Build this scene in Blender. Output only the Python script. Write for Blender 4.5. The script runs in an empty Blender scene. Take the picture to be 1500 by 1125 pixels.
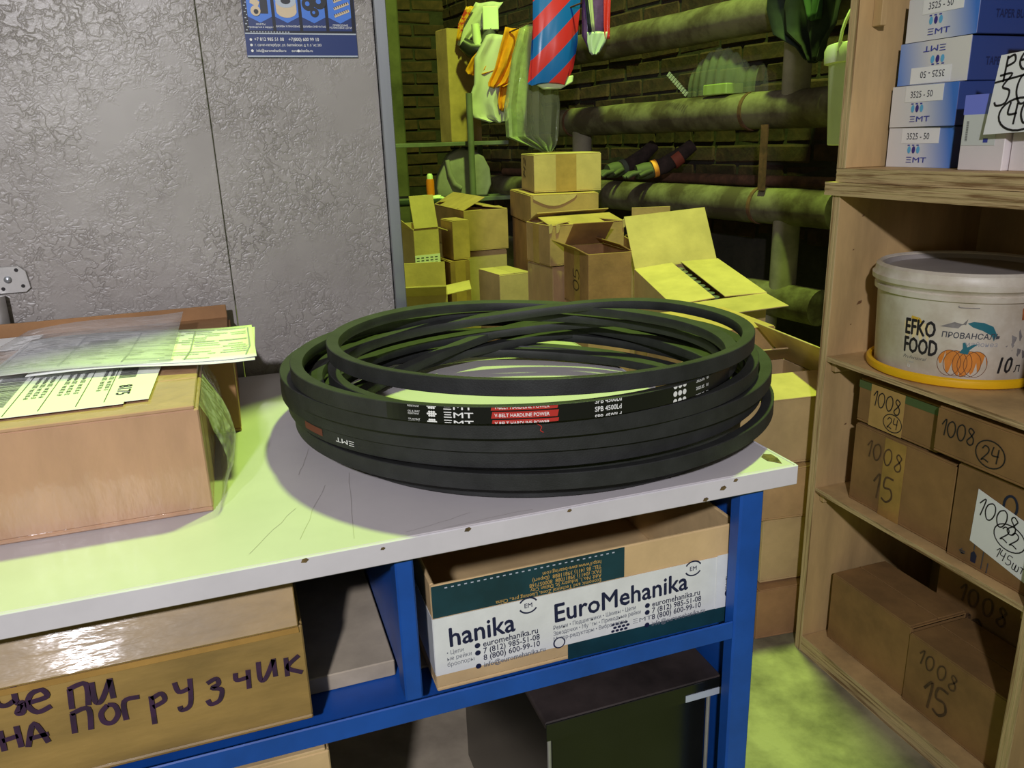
import bpy, bmesh, math, random
from mathutils import Matrix, Vector, Euler
random.seed(7)
SC = bpy.context.scene
COL = SC.collection
R = math.radians

# ------------------------------------------------------------------ camera
F = 1165.0
yaw, pitch, roll = R(18.69), R(17.04), R(-1.878)
fw = Vector((math.sin(yaw)*math.cos(pitch), math.cos(yaw)*math.cos(pitch), -math.sin(pitch)))
rt = Vector((math.cos(yaw), -math.sin(yaw), 0)); up = rt.cross(fw)
rt2 = rt*math.cos(roll) + up*math.sin(roll); up2 = -rt*math.sin(roll) + up*math.cos(roll)
cam = bpy.data.cameras.new('camera'); cam.sensor_fit = 'HORIZONTAL'; cam.sensor_width = 36
cam.lens = 36*F/1500; cam.clip_start = 0.02
co = bpy.data.objects.new('camera', cam); COL.objects.link(co)
co.matrix_world = Matrix(((rt2.x, up2.x, -fw.x, 0), (rt2.y, up2.y, -fw.y, 0), (rt2.z, up2.z, -fw.z, 1.05), (0, 0, 0, 1)))
SC.camera = co

# ------------------------------------------------------------------ light, world, exposure
w = bpy.data.worlds.new('world'); SC.world = w; w.use_nodes = True
w.node_tree.nodes['Background'].inputs[0].default_value = (1.0, 0.95, 0.72, 1)
w.node_tree.nodes['Background'].inputs[1].default_value = 0.16
def lamp(name, kind, loc, power, color, **k):
    l = bpy.data.lights.new(name, kind); l.energy = power; l.color = color
    for a, b in k.items(): setattr(l, a, b)
    o = bpy.data.objects.new(name, l); COL.objects.link(o); o.location = loc
    return o
lamp('green_hall_lamp', 'POINT', (1.17, 1.80, 4.5), 900, (0.62, 1.0, 0.15), shadow_soft_size=0.13)
wl = lamp('white_work_lamp', 'SPOT', (-0.62, -1.25, 1.95), 190, (0.95, 0.93, 1.0), shadow_soft_size=0.05, spot_size=R(84), spot_blend=0.85)
wl.rotation_euler = (Vector((0.10, 1.13, 1.28)) - Vector((-0.62, -1.25, 1.95))).to_track_quat('-Z', 'Y').to_euler()
SC.view_settings.view_transform = 'Standard'; SC.view_settings.look = 'None'
SC.view_settings.exposure = 0.0; SC.view_settings.gamma = 1.0; SC.view_settings.use_curve_mapping = False

# ------------------------------------------------------------------ materials
def lin(c):
    c = c/255
    return c/12.92 if c <= .04045 else ((c+.055)/1.055)**2.4
def rgb(t): return (lin(t[0]), lin(t[1]), lin(t[2]), 1)
MATS = {}
def mat(name, col, rough=.6, metal=0, var=0, vscale=8, bump=0, bscale=40, col2=None, coat=0, spec=.5, alpha=1, stretch=None, vlo=.35, vhi=.65, rand=0, detail=6, trans=0):
    if name in MATS: return MATS[name]
    m = bpy.data.materials.new(name); m.use_nodes = True; MATS[name] = m
    nt = m.node_tree; N = nt.nodes; L = nt.links
    b = N['Principled BSDF']; b.inputs['Base Color'].default_value = rgb(col)
    b.inputs['Roughness'].default_value = rough; b.inputs['Metallic'].default_value = metal
    b.inputs['Specular IOR Level'].default_value = spec
    b.inputs['Coat Weight'].default_value = coat; b.inputs['Coat Roughness'].default_value = .12
    b.inputs['Alpha'].default_value = alpha
    b.inputs['Transmission Weight'].default_value = trans
    tc = N.new('ShaderNodeTexCoord'); mp = N.new('ShaderNodeMapping'); L.new(tc.outputs['Object'], mp.inputs[0])
    if stretch: mp.inputs['Scale'].default_value = stretch
    src = None
    if var or col2:
        n = N.new('ShaderNodeTexNoise'); n.inputs['Scale'].default_value = vscale; n.inputs['Detail'].default_value = detail
        n.inputs['Roughness'].default_value = .62
        L.new(mp.outputs[0], n.inputs['Vector'])
        r = N.new('ShaderNodeValToRGB'); L.new(n.outputs[0], r.inputs[0])
        c2 = col2 or tuple(max(0, c*(1-var)) for c in col)
        r.color_ramp.elements[0].position = vlo; r.color_ramp.elements[1].position = vhi
        r.color_ramp.elements[0].color = rgb(c2); r.color_ramp.elements[1].color = rgb(col)
        src = r.outputs[0]
    if rand:
        oi = N.new('ShaderNodeObjectInfo'); h = N.new('ShaderNodeHueSaturation')
        mr = N.new('ShaderNodeMapRange'); L.new(oi.outputs['Random'], mr.inputs[0])
        mr.inputs[3].default_value = 1-rand; mr.inputs[4].default_value = 1+rand
        L.new(mr.outputs[0], h.inputs['Value'])
        if src: L.new(src, h.inputs['Color'])
        else: h.inputs['Color'].default_value = rgb(col)
        src = h.outputs[0]
    if src: L.new(src, b.inputs['Base Color'])
    if bump:
        n2 = N.new('ShaderNodeTexNoise'); n2.inputs['Scale'].default_value = bscale; n2.inputs['Detail'].default_value = 5
        L.new(mp.outputs[0], n2.inputs['Vector'])
        bp = N.new('ShaderNodeBump'); bp.inputs['Strength'].default_value = bump; bp.inputs['Distance'].default_value = .004
        L.new(n2.outputs[0], bp.inputs['Height']); L.new(bp.outputs[0], b.inputs['Normal'])
        if coat: L.new(bp.outputs[0], b.inputs['Coat Normal'])
    return m

CARD = mat('cardboard', (196, 158, 112), .85, var=.14, vscale=9, bump=.12, bscale=90, rand=.10, spec=.25)
CARDO = mat('cardboard_olive', (152, 116, 72), .85, var=.18, vscale=8, bump=.12, bscale=90, rand=.08, spec=.25)
CARD2 = mat('cardboard_pale', (206, 176, 128), .85, var=.12, vscale=7, bump=.12, bscale=90, rand=.08, spec=.25)
CARD3 = mat('cardboard_brown', (172, 130, 90), .85, var=.16, vscale=8, bump=.12, bscale=90, rand=.06, spec=.25)
WRAP = mat('cardboard_in_film', (188, 148, 116), .6, var=.12, vscale=9, bump=.8, bscale=14, coat=.8, stretch=(1.6, 1.6, .6), spec=.35)
TAPEB = mat('brown_tape', (176, 136, 74), .3, var=.18, vscale=14, bump=.2, bscale=30, spec=.5)
TAPEK = mat('tape_wrapped_card', (160, 130, 74), .5, var=.22, vscale=9, bump=.4, bscale=16, coat=.12, stretch=(.6, 1.5, 2.2))
TAPEC = mat('clear_tape', (188, 148, 92), .22, var=.1, vscale=20)
INK = mat('black_ink', (28, 24, 26), .7)
PINK = mat('purple_ink', (58, 28, 62), .7, var=.3, vscale=60)
FADE = mat('faded_ink', (92, 66, 40), .8, var=.3, vscale=50)
PAPER = mat('white_paper', (236, 236, 236), .7, var=.02)
PGREY = mat('grey_print', (150, 152, 160), .7)
PDARK = mat('dark_print', (70, 72, 80), .7)
PLY = mat('plywood_face', (206, 172, 120), .65, var=.2, vscale=3.2, bump=.08, bscale=30, stretch=(3, 3, .6), spec=.3)
PLYV = mat('plywood_edge_upright', (198, 174, 128), .75, col2=(132, 102, 64), vscale=14, stretch=(1, 12, .3), vlo=.36, vhi=.52, bump=.3, bscale=60)
PLYE = mat('plywood_edge', (196, 172, 126), .75, col2=(128, 98, 62), vscale=16, stretch=(.35, .35, 9), vlo=.38, vhi=.52, bump=.3, bscale=60)
BLUE = mat('blue_enamel', (24, 80, 166), .42, var=.12, vscale=14, bump=.03, spec=.45)
LAMI = mat('grey_laminate', (196, 190, 192), .38, var=.05, vscale=5, bump=.02, bscale=160, spec=.45)
LIP = mat('grey_laminate_edge', (206, 202, 206), .4, var=.05, vscale=12)
CHIP = mat('bare_chipboard', (112, 92, 52), .9, var=.4, vscale=120, bump=.5, bscale=300)
BOARD = mat('chipboard_shelf', (186, 172, 150), .75, var=.2, vscale=8)
RUB = mat('black_rubber', (46, 47, 47), .55, var=.25, vscale=30, bump=.12, bscale=700, spec=.35)
RUBP = mat('label_film_black', (17, 17, 19), .3, spec=.5)
WHITE = mat('white_print', (228, 228, 226), .5)
RED = mat('red_print', (176, 44, 38), .45)
STEEL = mat('brushed_aluminium', (172, 176, 182), .38, metal=.85, var=.08, vscale=30, stretch=(1, 1, .05))
ZINC = mat('zinc_plate', (190, 188, 186), .45, metal=.6, var=.1, vscale=20)
BLACKM = mat('black_enamel', (26, 27, 25), .22, var=.35, vscale=5, bump=.06, bscale=20, spec=.55)
BLKTOP = mat('worn_black_lid', (72, 62, 60), .5, var=.5, vscale=7, spec=.4)
PIPE = mat('painted_pipe', (116, 108, 90), .7, col2=(70, 58, 48), vscale=6, vlo=.42, vhi=.62, bump=.25, bscale=45)
PIPEW = mat('whitewashed_pipe', (150, 140, 126), .8, var=.2, vscale=9)
RUST = mat('rusty_pipe', (112, 74, 56), .85, var=.35, vscale=20, bump=.3)
BRICK = mat('brick', (78, 51, 41), .92, var=.42, vscale=11, bump=.9, bscale=40, rand=.28)
MORT = mat('mortar', (54, 47, 41), .95, var=.35, vscale=10, bump=.8, bscale=50)
PLAST = mat('plaster', (96, 92, 70), .9, var=.3, vscale=4, bump=.5, bscale=20)
CONC = mat('concrete_floor', (158, 150, 122), .6, col2=(104, 98, 82), vscale=7, vlo=.36, vhi=.62, bump=.45, bscale=28, spec=.5)
GREYP = mat('grey_plastic', (156, 150, 156), .45, var=.15, vscale=10)
YELL = mat('yellow_plastic', (240, 186, 22), .4, var=.06)
BUCK = mat('white_bucket', (214, 206, 192), .42, col2=(178, 162, 140), vscale=9, vlo=.3, vhi=.55)
BUCKG = mat('dusty_lid', (176, 168, 164), .5, var=.12, vscale=8)
PALEB = mat('pale_plastic', (226, 236, 196), .45, var=.05)
DKGRN = mat('dark_green_cloth', (34, 46, 40), .9, var=.4, vscale=12)

# partition laminate: stippled concrete look
def partition_mat():
    m = bpy.data.materials.new('stippled_grey_laminate'); m.use_nodes = True
    nt = m.node_tree; N = nt.nodes; L = nt.links; b = N['Principled BSDF']
    tc = N.new('ShaderNodeTexCoord')
    n = N.new('ShaderNodeTexNoise'); n.inputs['Scale'].default_value = 5; n.inputs['Detail'].default_value = 5
    L.new(tc.outputs['Object'], n.inputs['Vector'])
    r = N.new('ShaderNodeValToRGB'); L.new(n.outputs[0], r.inputs[0])
    r.color_ramp.elements[0].position = .35; r.color_ramp.elements[0].color = rgb((140, 134, 130))
    r.color_ramp.elements[1].position = .7; r.color_ramp.elements[1].color = rgb((166, 161, 156))
    # worm-like stipple, only in blotches
    v = N.new('ShaderNodeTexNoise'); v.inputs['Scale'].default_value = 75; v.inputs['Detail'].default_value = 2.5; v.inputs['Roughness'].default_value = .6; v.inputs['Distortion'].default_value = .5
    L.new(tc.outputs['Object'], v.inputs['Vector'])
    sb_ = N.new('ShaderNodeMath'); sb_.operation = 'SUBTRACT'; L.new(v.outputs[0], sb_.inputs[0]); sb_.inputs[1].default_value = .5
    ab = N.new('ShaderNodeMath'); ab.operation = 'ABSOLUTE'; L.new(sb_.outputs[0], ab.inputs[0])
    k = N.new('ShaderNodeTexNoise'); k.inputs['Scale'].default_value = 11; k.inputs['Detail'].default_value = 6; k.inputs['Roughness'].default_value = .65
    L.new(tc.outputs['Object'], k.inputs['Vector'])
    kr = N.new('ShaderNodeValToRGB'); L.new(k.outputs[0], kr.inputs[0])
    kr.color_ramp.elements[0].position = .40; kr.color_ramp.elements[1].position = .66
    vr = N.new('ShaderNodeValToRGB'); L.new(ab.outputs[0], vr.inputs[0])
    vr.color_ramp.elements[0].position = .0; vr.color_ramp.elements[1].position = .075
    mx = N.new('ShaderNodeMix'); mx.data_type = 'RGBA'; mx.blend_type = 'MULTIPLY'
    L.new(kr.outputs[0], mx.inputs['Factor']); L.new(r.outputs[0], mx.inputs['A'])
    vd = N.new('ShaderNodeValToRGB'); L.new(vr.outputs[0], vd.inputs[0])
    vd.color_ramp.elements[0].color = (.66, .65, .64, 1); vd.color_ramp.elements[1].color = (1, 1, 1, 1)
    L.new(vd.outputs[0], mx.inputs['B']); L.new(mx.outputs['Result'], b.inputs['Base Color'])
    mu = N.new('ShaderNodeMath'); mu.operation = 'MULTIPLY'; L.new(kr.outputs[0], mu.inputs[0]); L.new(vr.outputs[0], mu.inputs[1])
    bp = N.new('ShaderNodeBump'); bp.inputs['Strength'].default_value = .42; bp.inputs['Distance'].default_value = .002
    L.new(mu.outputs[0], bp.inputs['Height']); L.new(bp.outputs[0], b.inputs['Normal'])
    b.inputs['Roughness'].default_value = .42; b.inputs['Specular IOR Level'].default_value = .6
    return m
PART = partition_mat()

def clear_mat(name, tint, fac, rough=.08, bump=.5, bscale=30):
    m = bpy.data.materials.new(name); m.use_nodes = True
    nt = m.node_tree; N = nt.nodes; L = nt.links
    for x in list(N):
        if x.type == 'BSDF_PRINCIPLED': N.remove(x)
    out = [x for x in N if x.type == 'OUTPUT_MATERIAL'][0]
    t = N.new('ShaderNodeBsdfTransparent'); t.inputs[0].default_value = (.97, .97, .97, 1)
    p = N.new('ShaderNodeBsdfPrincipled'); p.inputs['Base Color'].default_value = rgb(tint); p.inputs['Roughness'].default_value = rough
    tc = N.new('ShaderNodeTexCoord'); n = N.new('ShaderNodeTexNoise'); n.inputs['Scale'].default_value = bscale
    L.new(tc.outputs['Object'], n.inputs['Vector'])
    bp = N.new('ShaderNodeBump'); bp.inputs['Strength'].default_value = bump; bp.inputs['Distance'].default_value = .01
    L.new(n.outputs[0], bp.inputs['Height']); L.new(bp.outputs[0], p.inputs['Normal'])
    x = N.new('ShaderNodeMixShader'); x.inputs[0].default_value = fac
    L.new(t.outputs[0], x.inputs[1]); L.new(p.outputs[0], x.inputs[2]); L.new(x.outputs[0], out.inputs[0])
    return m
FILM = clear_mat('clear_film', (225, 228, 232), .30)
FILMW = clear_mat('wrinkled_stretch_film', (235, 238, 225), .30, rough=.12, bump=.9, bscale=45)
FILMG = clear_mat('clear_bag_film', (190, 200, 160), .42, rough=.15, bump=.8, bscale=14)
FILMB = clear_mat('clear_moulded_plastic', (150, 160, 140), .30, rough=.06, bump=.1)

# ------------------------------------------------------------------ mesh helpers
class MB:
    def __init__(s): s.v = []; s.f = []
    def add(s, vs, fs):
        o = len(s.v); s.v += [tuple(v) for v in vs]; s.f += [tuple(i+o for i in f) for f in fs]; return s
    def box(s, x0, y0, z0, x1, y1, z1, M=None):
        vs = [Vector(p) for p in ((x0,y0,z0),(x1,y0,z0),(x1,y1,z0),(x0,y1,z0),(x0,y0,z1),(x1,y0,z1),(x1,y1,z1),(x0,y1,z1))]
        if M: vs = [M @ v for v in vs]
        return s.add(vs, [(3,2,1,0),(4,5,6,7),(0,1,5,4),(1,2,6,5),(2,3,7,6),(3,0,4,7)])
    def prism(s, poly, z0, z1, M=None):
        n = len(poly); vs = [Vector((p[0], p[1], z0)) for p in poly] + [Vector((p[0], p[1], z1)) for p in poly]
        if M: vs = [M @ v for v in vs]
        return s.add(vs, [tuple(range(n-1, -1, -1)), tuple(range(n, 2*n))] + [(i, (i+1) % n, n+(i+1) % n, n+i) for i in range(n)])
    def lathe(s, prof, n=32, M=None, sx=1, sy=1):
        vs = []; m = len(prof)
        for i in range(n):
            a = 2*math.pi*i/n
            for r, z in prof: vs.append(Vector((r*math.cos(a)*sx, r*math.sin(a)*sy, z)))
        if M: vs = [M @ v for v in vs]
        fs = []
        for i in range(n):
            j = (i+1) % n
            for k in range(m-1): fs.append((i*m+k, j*m+k, j*m+k+1, i*m+k+1))
        return s.add(vs, fs)
    def tube(s, pts, r, n=12, closed=False):
        pts = [Vector(p) for p in pts]; m = len(pts); vs = []; fs = []
        prev = None
        for i, p in enumerate(pts):
            a = pts[(i-1) % m] if (closed or i > 0) else p; b = pts[(i+1) % m] if (closed or i < m-1) else p
            t = (b-a).normalized()
            if prev is None:
                ref = Vector((0, 0, 1)) if abs(t.z) < .9 else Vector((1, 0, 0)); u = t.cross(ref).normalized()
            else: u = (prev - t*prev.dot(t)).normalized()
            prev = u; q = t.cross(u); rr = r[i] if isinstance(r, (list, tuple)) else r
            for k in range(n):
                an = 2*math.pi*k/n; vs.append(p + (u*math.cos(an) + q*math.sin(an))*rr)
        for i in range(m if closed else m-1):
            j = (i+1) % m
            for k in range(n): fs.append((i*n+k, i*n+(k+1) % n, j*n+(k+1) % n, j*n+k))
        if not closed: fs += [tuple(range(n-1, -1, -1)), tuple(range((m-1)*n, m*n))]
        return s.add(vs, fs)
    def mesh(s, name, bevel=0, smooth=False, seg=1):
        me = bpy.data.meshes.new(name); me.from_pydata(s.v, [], s.f)
        bm = bmesh.new(); bm.from_mesh(me)
        bmesh.ops.recalc_face_normals(bm, faces=bm.faces)
        if bevel:
            ed = [e for e in bm.edges if len(e.link_faces) == 2 and e.calc_face_angle(0) > .5]
            bmesh.ops.bevel(bm, geom=ed, offset=bevel, segments=seg, affect='EDGES', profile=.5)
        if smooth:
            for f in bm.faces: f.smooth = True
            for e in bm.edges:
                if len(e.link_faces) == 2 and e.calc_face_angle(0) > .7: e.smooth = False
        bm.to_mesh(me); bm.free(); return me
    def build(s, name, m, parent=None, bevel=0, smooth=False, seg=1, M=None):
        return put(name, s.mesh(name, bevel, smooth, seg), m, parent, M)
def put(name, me, m, parent=None, M=None):
    if m is not None and not me.materials: me.materials.append(m)
    o = bpy.data.objects.new(name, me); COL.objects.link(o)
    if parent: o.parent = parent
    if M is not None: o.matrix_local = M
    return o
def thing(name, label, cat, loc=(0, 0, 0), rot=0, group=None, tilt=(0, 0)):
    o = bpy.data.objects.new(name, None); COL.objects.link(o); o.empty_display_size = .05
    o.matrix_world = Matrix.Translation(loc) @ Matrix.Rotation(R(rot), 4, 'Z') @ Matrix.Rotation(R(tilt[0]), 4, 'X') @ Matrix.Rotation(R(tilt[1]), 4, 'Y')
    return tag(o, label, cat, group)
def tag(o, label, cat, group=None):
    o['label'] = label; o['category'] = cat
    if group: o['group'] = group
    return o
def struct(o): o['kind'] = 'structure'; return o

def frame(o, u, v):
    u = Vector(u).normalized(); v = Vector(v).normalized(); n = u.cross(v)
    return Matrix(((u.x, v.x, n.x, o[0]), (u.y, v.y, n.y, o[1]), (u.z, v.z, n.z, o[2]), (0, 0, 0, 1)))
TXT = {}
def text_mesh(body, size, bold=0, align='LEFT', sx=1, shear=0, space=1):
    c = bpy.data.curves.new('txt', 'FONT'); c.body = body; c.size = size; c.align_x = align; c.shear = shear
    c.space_character = space; c.resolution_u = 2
    o = bpy.data.objects.new('txt', c); COL.objects.link(o)
    dg = bpy.context.evaluated_depsgraph_get(); me = bpy.data.meshes.new_from_object(o.evaluated_get(dg))
    bpy.data.objects.remove(o); bpy.data.curves.remove(c); me.materials.clear()
    for v in me.vertices: v.co.x *= sx
    if bold:
        bm = bmesh.new(); bm.from_mesh(me); bm2 = me.copy(); d = bold*size*1.5
        for dx, dy, dz in ((d, 0, .00004), (d*.5, d*.6, .00008), (d*.5, -d*.6, .00012)):
            bm2.transform(Matrix.Translation((dx, dy, dz))); bm.from_mesh(bm2); bm2.transform(Matrix.Translation((-dx, -dy, -dz)))
        bm.to_mesh(me); bm.free(); bpy.data.meshes.remove(bm2)
    return me
def text(body, size, Fm, u, v, m, parent, bold=0, align='LEFT', sx=1, shear=0, rot=0, name='lettering', space=1):
    me = text_mesh(body, size, bold, align, sx, shear, space)
    me.transform(Fm @ Matrix.Translation((u, v, .0006)) @ Matrix.Rotation(R(rot), 4, 'Z'))
    return put(name, me, m, parent)
def wrapped(body, size, cyl, m, parent, bold=0, align='LEFT', sx=1, shear=0, name='lettering', mesh=None, rot=0, clip=None, u0=0, v0=0, space=1):
    """cyl(u,v)->Vector; text laid on a curved face"""
    me = mesh or text_mesh(body, size, bold, align, sx, shear, space)
    if rot: me.transform(Matrix.Rotation(R(rot), 4, 'Z'))
    me.transform(Matrix.Translation((u0, v0, 0)))
    if clip:
        bm = bmesh.new(); bm.from_mesh(me)
        for lim, nrm in ((clip[0], (0, -1, 0)), (clip[1], (0, 1, 0))):
            bmesh.ops.bisect_plane(bm, geom=bm.verts[:]+bm.edges[:]+bm.faces[:], plane_co=(0, lim, 0), plane_no=nrm, clear_outer=True)
        bm.to_mesh(me); bm.free()
    c0 = cyl(0, 0)
    for v in me.vertices:
        z = v.co.z; p = cyl(v.co.x, v.co.y)
        if z:
            tn = cyl(v.co.x+.001, v.co.y)-p; p = p + Vector((tn.y, -tn.x, 0)).normalized()*z
        v.co = p
    return put(name, me, m, parent)
def rectm(x0, y0, x1, y1, nx=1, M=None):
    vs = []; fs = []
    for i in range(nx+1):
        x = x0+(x1-x0)*i/nx; vs += [(x, y0, 0), (x, y1, 0)]
    for i in range(nx): fs.append((2*i, 2*i+2, 2*i+3, 2*i+1))
    me = bpy.data.meshes.new('patch'); me.from_pydata(vs, [], fs); return me
def flat(poly, Fm, m, parent, name='print', z=.0004):
    me = bpy.data.meshes.new(name); me.from_pydata([(p[0], p[1], z) for p in poly], [], [tuple(range(len(poly)))])
    me.transform(Fm); return put(name, me, m, parent)
def slab(poly, Fm, m, parent, name, z0, z1):
    b = MB(); b.prism(poly, z0, z1, Fm); return b.build(name, m, parent)
def rc(x0, y0, x1, y1): return [(x0, y0), (x1, y0), (x1, y1), (x0, y1)]
def disc(cx, cy, r, n=20, ry=None, a0=0): return [(cx+r*math.cos(a0+2*math.pi*i/n), cy+(ry or r)*math.sin(a0+2*math.pi*i/n)) for i in range(n)]

# hand-written strokes
G = {
 '0': [[(.3,1),(.08,.8),(.02,.4),(.2,.03),(.42,.1),(.55,.5),(.48,.88),(.3,1)]],
 '1': [[(.02,.62),(.3,1),(.22,0)]],
 '2': [[(.04,.75),(.2,.98),(.45,.9),(.45,.6),(.05,.04),(.22,.12),(.55,.02)]],
 '3': [[(.05,.95),(.5,.98),(.22,.6),(.5,.45),(.42,.08),(.1,.0),(0,.12)]],
 '4': [[(.1,1),(.04,.48),(.5,.5)],[(.46,.95),(.4,0)]],
 '5': [[(.5,.98),(.14,.95),(.08,.55),(.4,.55),(.48,.25),(.25,0),(.0,.08)]],
 '8': [[(.45,.85),(.2,1),(.1,.78),(.42,.45),(.42,.12),(.2,0),(.04,.2),(.3,.55),(.45,.85)]],
 '9': [[(.48,.75),(.3,1),(.06,.8),(.15,.5),(.48,.7),(.42,.2),(.12,0)]],
 'ц': [[(.05,.62),(.02,.15),(.2,.02),(.42,.12)],[(.48,.65),(.46,.05),(.6,.0),(.55,-.3),(.42,-.28),(.55,-.05)]],
 'е': [[(.05,.35),(.5,.42),(.42,.66),(.15,.6),(.02,.28),(.2,.0),(.55,.1)]],
 'п': [[(.05,0),(.1,.65)],[(.06,.64),(.5,.7),(.46,0)]],
 'и': [[(.05,.66),(.04,.05),(.2,.02),(.5,.62)],[(.5,.66),(.5,0)]],
 'н': [[(.05,0),(.06,.66)],[(.06,.33),(.45,.38)],[(.46,.7),(.46,0)]],
 'а': [[(.0,0),(.26,.7),(.5,0)],[(.08,.25),(.55,.28)]],
 'о': [[(.25,.62),(.05,.4),(.08,.1),(.28,.02),(.46,.25),(.42,.55),(.25,.62)]],
 'г': [[(.06,0),(.1,.62),(.5,.66)]],
 'р': [[(.08,-.35),(.12,.65)],[(.12,.55),(.4,.66),(.46,.4),(.12,.25)]],
 'у': [[(.02,.66),(.1,.3),(.4,.35)],[(.46,.68),(.36,-.2),(.1,-.36),(.05,-.2)]],
 'з': [[(.08,.58),(.35,.68),(.4,.48),(.2,.38),(.46,.25),(.36,-.1),(.1,-.18),(.02,.0)]],
 'ч': [[(.05,.66),(.06,.4),(.4,.42)],[(.42,.68),(.38,0)]],
 'к': [[(.08,0),(.1,.68)],[(.5,.66),(.12,.32),(.55,.02)]],
 'ш': [[(.04,.6),(.03,.05),(.3,.05),(.3,.6),(.3,.05),(.58,.05),(.58,.6)]],
 'm': [[(.03,0),(.06,.6),(.08,.4),(.22,.62),(.3,.4),(.3,.05),(.32,.4),(.46,.62),(.55,.4),(.56,0)]],
 'т': [[(.02,.6),(.5,.62)],[(.26,.6),(.24,0)]],
 '.': [[(.1,.0),(.16,.03)]], '-': [[(.05,.35),(.4,.36)]],
}
def smoothline(p, k=5):
    if len(p) < 3: return p
    out = []
    for i in range(len(p)-1):
        p0 = p[max(i-1, 0)]; p1 = p[i]; p2 = p[i+1]; p3 = p[min(i+2, len(p)-1)]
        for j in range(k):
            t = j/k
            out.append(tuple(.5*((2*p1[a]) + (-p0[a]+p2[a])*t + (2*p0[a]-5*p1[a]+4*p2[a]-p3[a])*t*t + (-p0[a]+3*p1[a]-3*p2[a]+p3[a])*t**3) for a in (0, 1)))
    return out+[p[-1]]
def ribbon(lines, wd):
    vs = []; fs = []
    for ln in lines:
        n = len(ln); o = len(vs)
        for i, p in enumerate(ln):
            a = ln[max(i-1, 0)]; b = ln[min(i+1, n-1)]
            dx, dy = b[0]-a[0], b[1]-a[1]; l = math.hypot(dx, dy) or 1
            vs += [(p[0]-dy/l*wd/2, p[1]+dx/l*wd/2, 0), (p[0]+dy/l*wd/2, p[1]-dx/l*wd/2, 0)]
        for i in range(n-1): fs.append((o+2*i, o+2*i+1, o+2*i+3, o+2*i+2))
    me = bpy.data.meshes.new('strokes'); me.from_pydata(vs, [], fs); return me
def hand(s, size, Fm, u, v, m, parent, wd=.1, rot=0, adv=.68, rings=(), jitter=.05, name='handwriting', z=.0008):
    lines = []; x = 0; rg = random.Random(s)
    for ch in s:
        if ch == ' ': x += .5; continue
        dy = rg.uniform(-jitter, jitter)
        for ln in G[ch]: lines.append(smoothline([((x+a)*size, (b+dy)*size) for a, b in ln]))
        x += adv*(.6 if ch in '1.' else 1)
    for cx, cy, rx, ry in rings:
        lines.append([((cx+rx*math.cos(a))*size, (cy+ry*math.sin(a))*size) for a in [R(t) for t in range(20, 385, 15)]])
    me = ribbon(lines, wd*size)
    me.transform(Fm @ Matrix.Translation((u, v, z)) @ Matrix.Rotation(R(rot), 4, 'Z'))
    return put(name, me, m, parent)
def lines_part(lines, wd, Fm, m, parent, name='printed_lines', z=.0006):
    me = ribbon(lines, wd); me.transform(Fm @ Matrix.Translation((0, 0, z))); return put(name, me, m, parent)

# ------------------------------------------------------------------ carton builder
class Carton:
    """root empty at base centre; local -y is the front"""
    def __init__(s, name, label, x, y, z, w, d, h, rot=0, m=CARD, flaps='closed', group=None, tilt=(0, 0), t=.004, cat='box', tape=None, seam='x'):
        s.w, s.d, s.h = w, d, h; s.m = m
        s.root = thing(name, label, cat, (x, y, z), rot, group, tilt)
        b = MB(); W, D = w/2, d/2
        b.box(-W, -D, 0, W, D, t); b.box(-W, -D, t, W, -D+t, h); b.box(-W, D-t, t, W, D, h)
        b.box(-W, -D+t, t, -W+t, D-t, h); b.box(W-t, -D+t, t, W, D-t, h)
        s.body = b.build('body', m, s.root, bevel=.0012)
        if flaps == 'closed':
            major, minor = (('front', 'back'), ('left', 'right')) if seam == 'x' else (('left', 'right'), ('front', 'back'))
            L = d if seam == 'x' else w
            for k in minor: s.flap(k, min(L/2, (w if seam == 'x' else d)*.48), 0, -t)
            for k in major: s.flap(k, L/2-.001, random.uniform(.1, .45), 0)
        elif flaps:
            for k, (L, a) in flaps.items(): s.flap(k, L, a, 0 if a > 5 else -.002)
        if tape:
            tw = .048
            if seam == 'x':
                MB().box(-W-.0006, -tw/2, h+t+.0004, W+.0006, tw/2, h+t+.0014).build('tape', tape, s.root)
                MB().box(-W-.0014, -tw/2, h-.05, -W-.0006, tw/2, h+t+.001).build('tape', tape, s.root)
            else:
                MB().box(-tw/2, -D-.0006, h+t+.0004, tw/2, D+.0006, h+t+.0014).build('tape', tape, s.root)
                MB().box(-tw/2, -D-.0014, h-.05, tw/2, -D-.0006, h+t+.001).build('tape', tape, s.root)
    def flap(s, side, L, ang, dz, m=None, trim=.003):
        t = .0035; W, D, h = s.w/2, s.d/2, s.h
        hw = (W if side in ('front', 'back') else D)-trim
        b = MB(); b.box(-hw, 0, 0, hw, L, t)
        rz = {'front': 0, 'back': 180, 'left': -90, 'right': 90}[side]
        off = {'front': (0, -D, h+dz), 'back': (0, D, h+dz), 'left': (-W, 0, h+dz), 'right': (W, 0, h+dz)}[side]
        Mx = Matrix.Translation(off) @ Matrix.Rotation(R(rz), 4, 'Z') @ Matrix.Rotation(R(ang), 4, 'X')
        for i, v in enumerate(b.v): b.v[i] = tuple(Mx @ Vector(v))
        return b.build('flap', m or s.m, s.root, bevel=.0008)
    def face(s, side):
        W, D, h = s.w/2, s.d/2, s.h; e = .0003
        return {'front': frame((-W, -D-e, 0), (1, 0, 0), (0, 0, 1)), 'left': frame((-W-e, D, 0), (0, -1, 0), (0, 0, 1)),
                'right': frame((W+e, -D, 0), (0, 1, 0), (0, 0, 1)), 'top': frame((-W, -D, h+.0055), (1, 0, 0), (0, 1, 0))}[side]

# ================================================================== SETTING
fl = MB(); fl.box(-3.5, -2.6, -.08, 3.2, 6.2, 0); struct(fl.build('floor', CONC))
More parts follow.
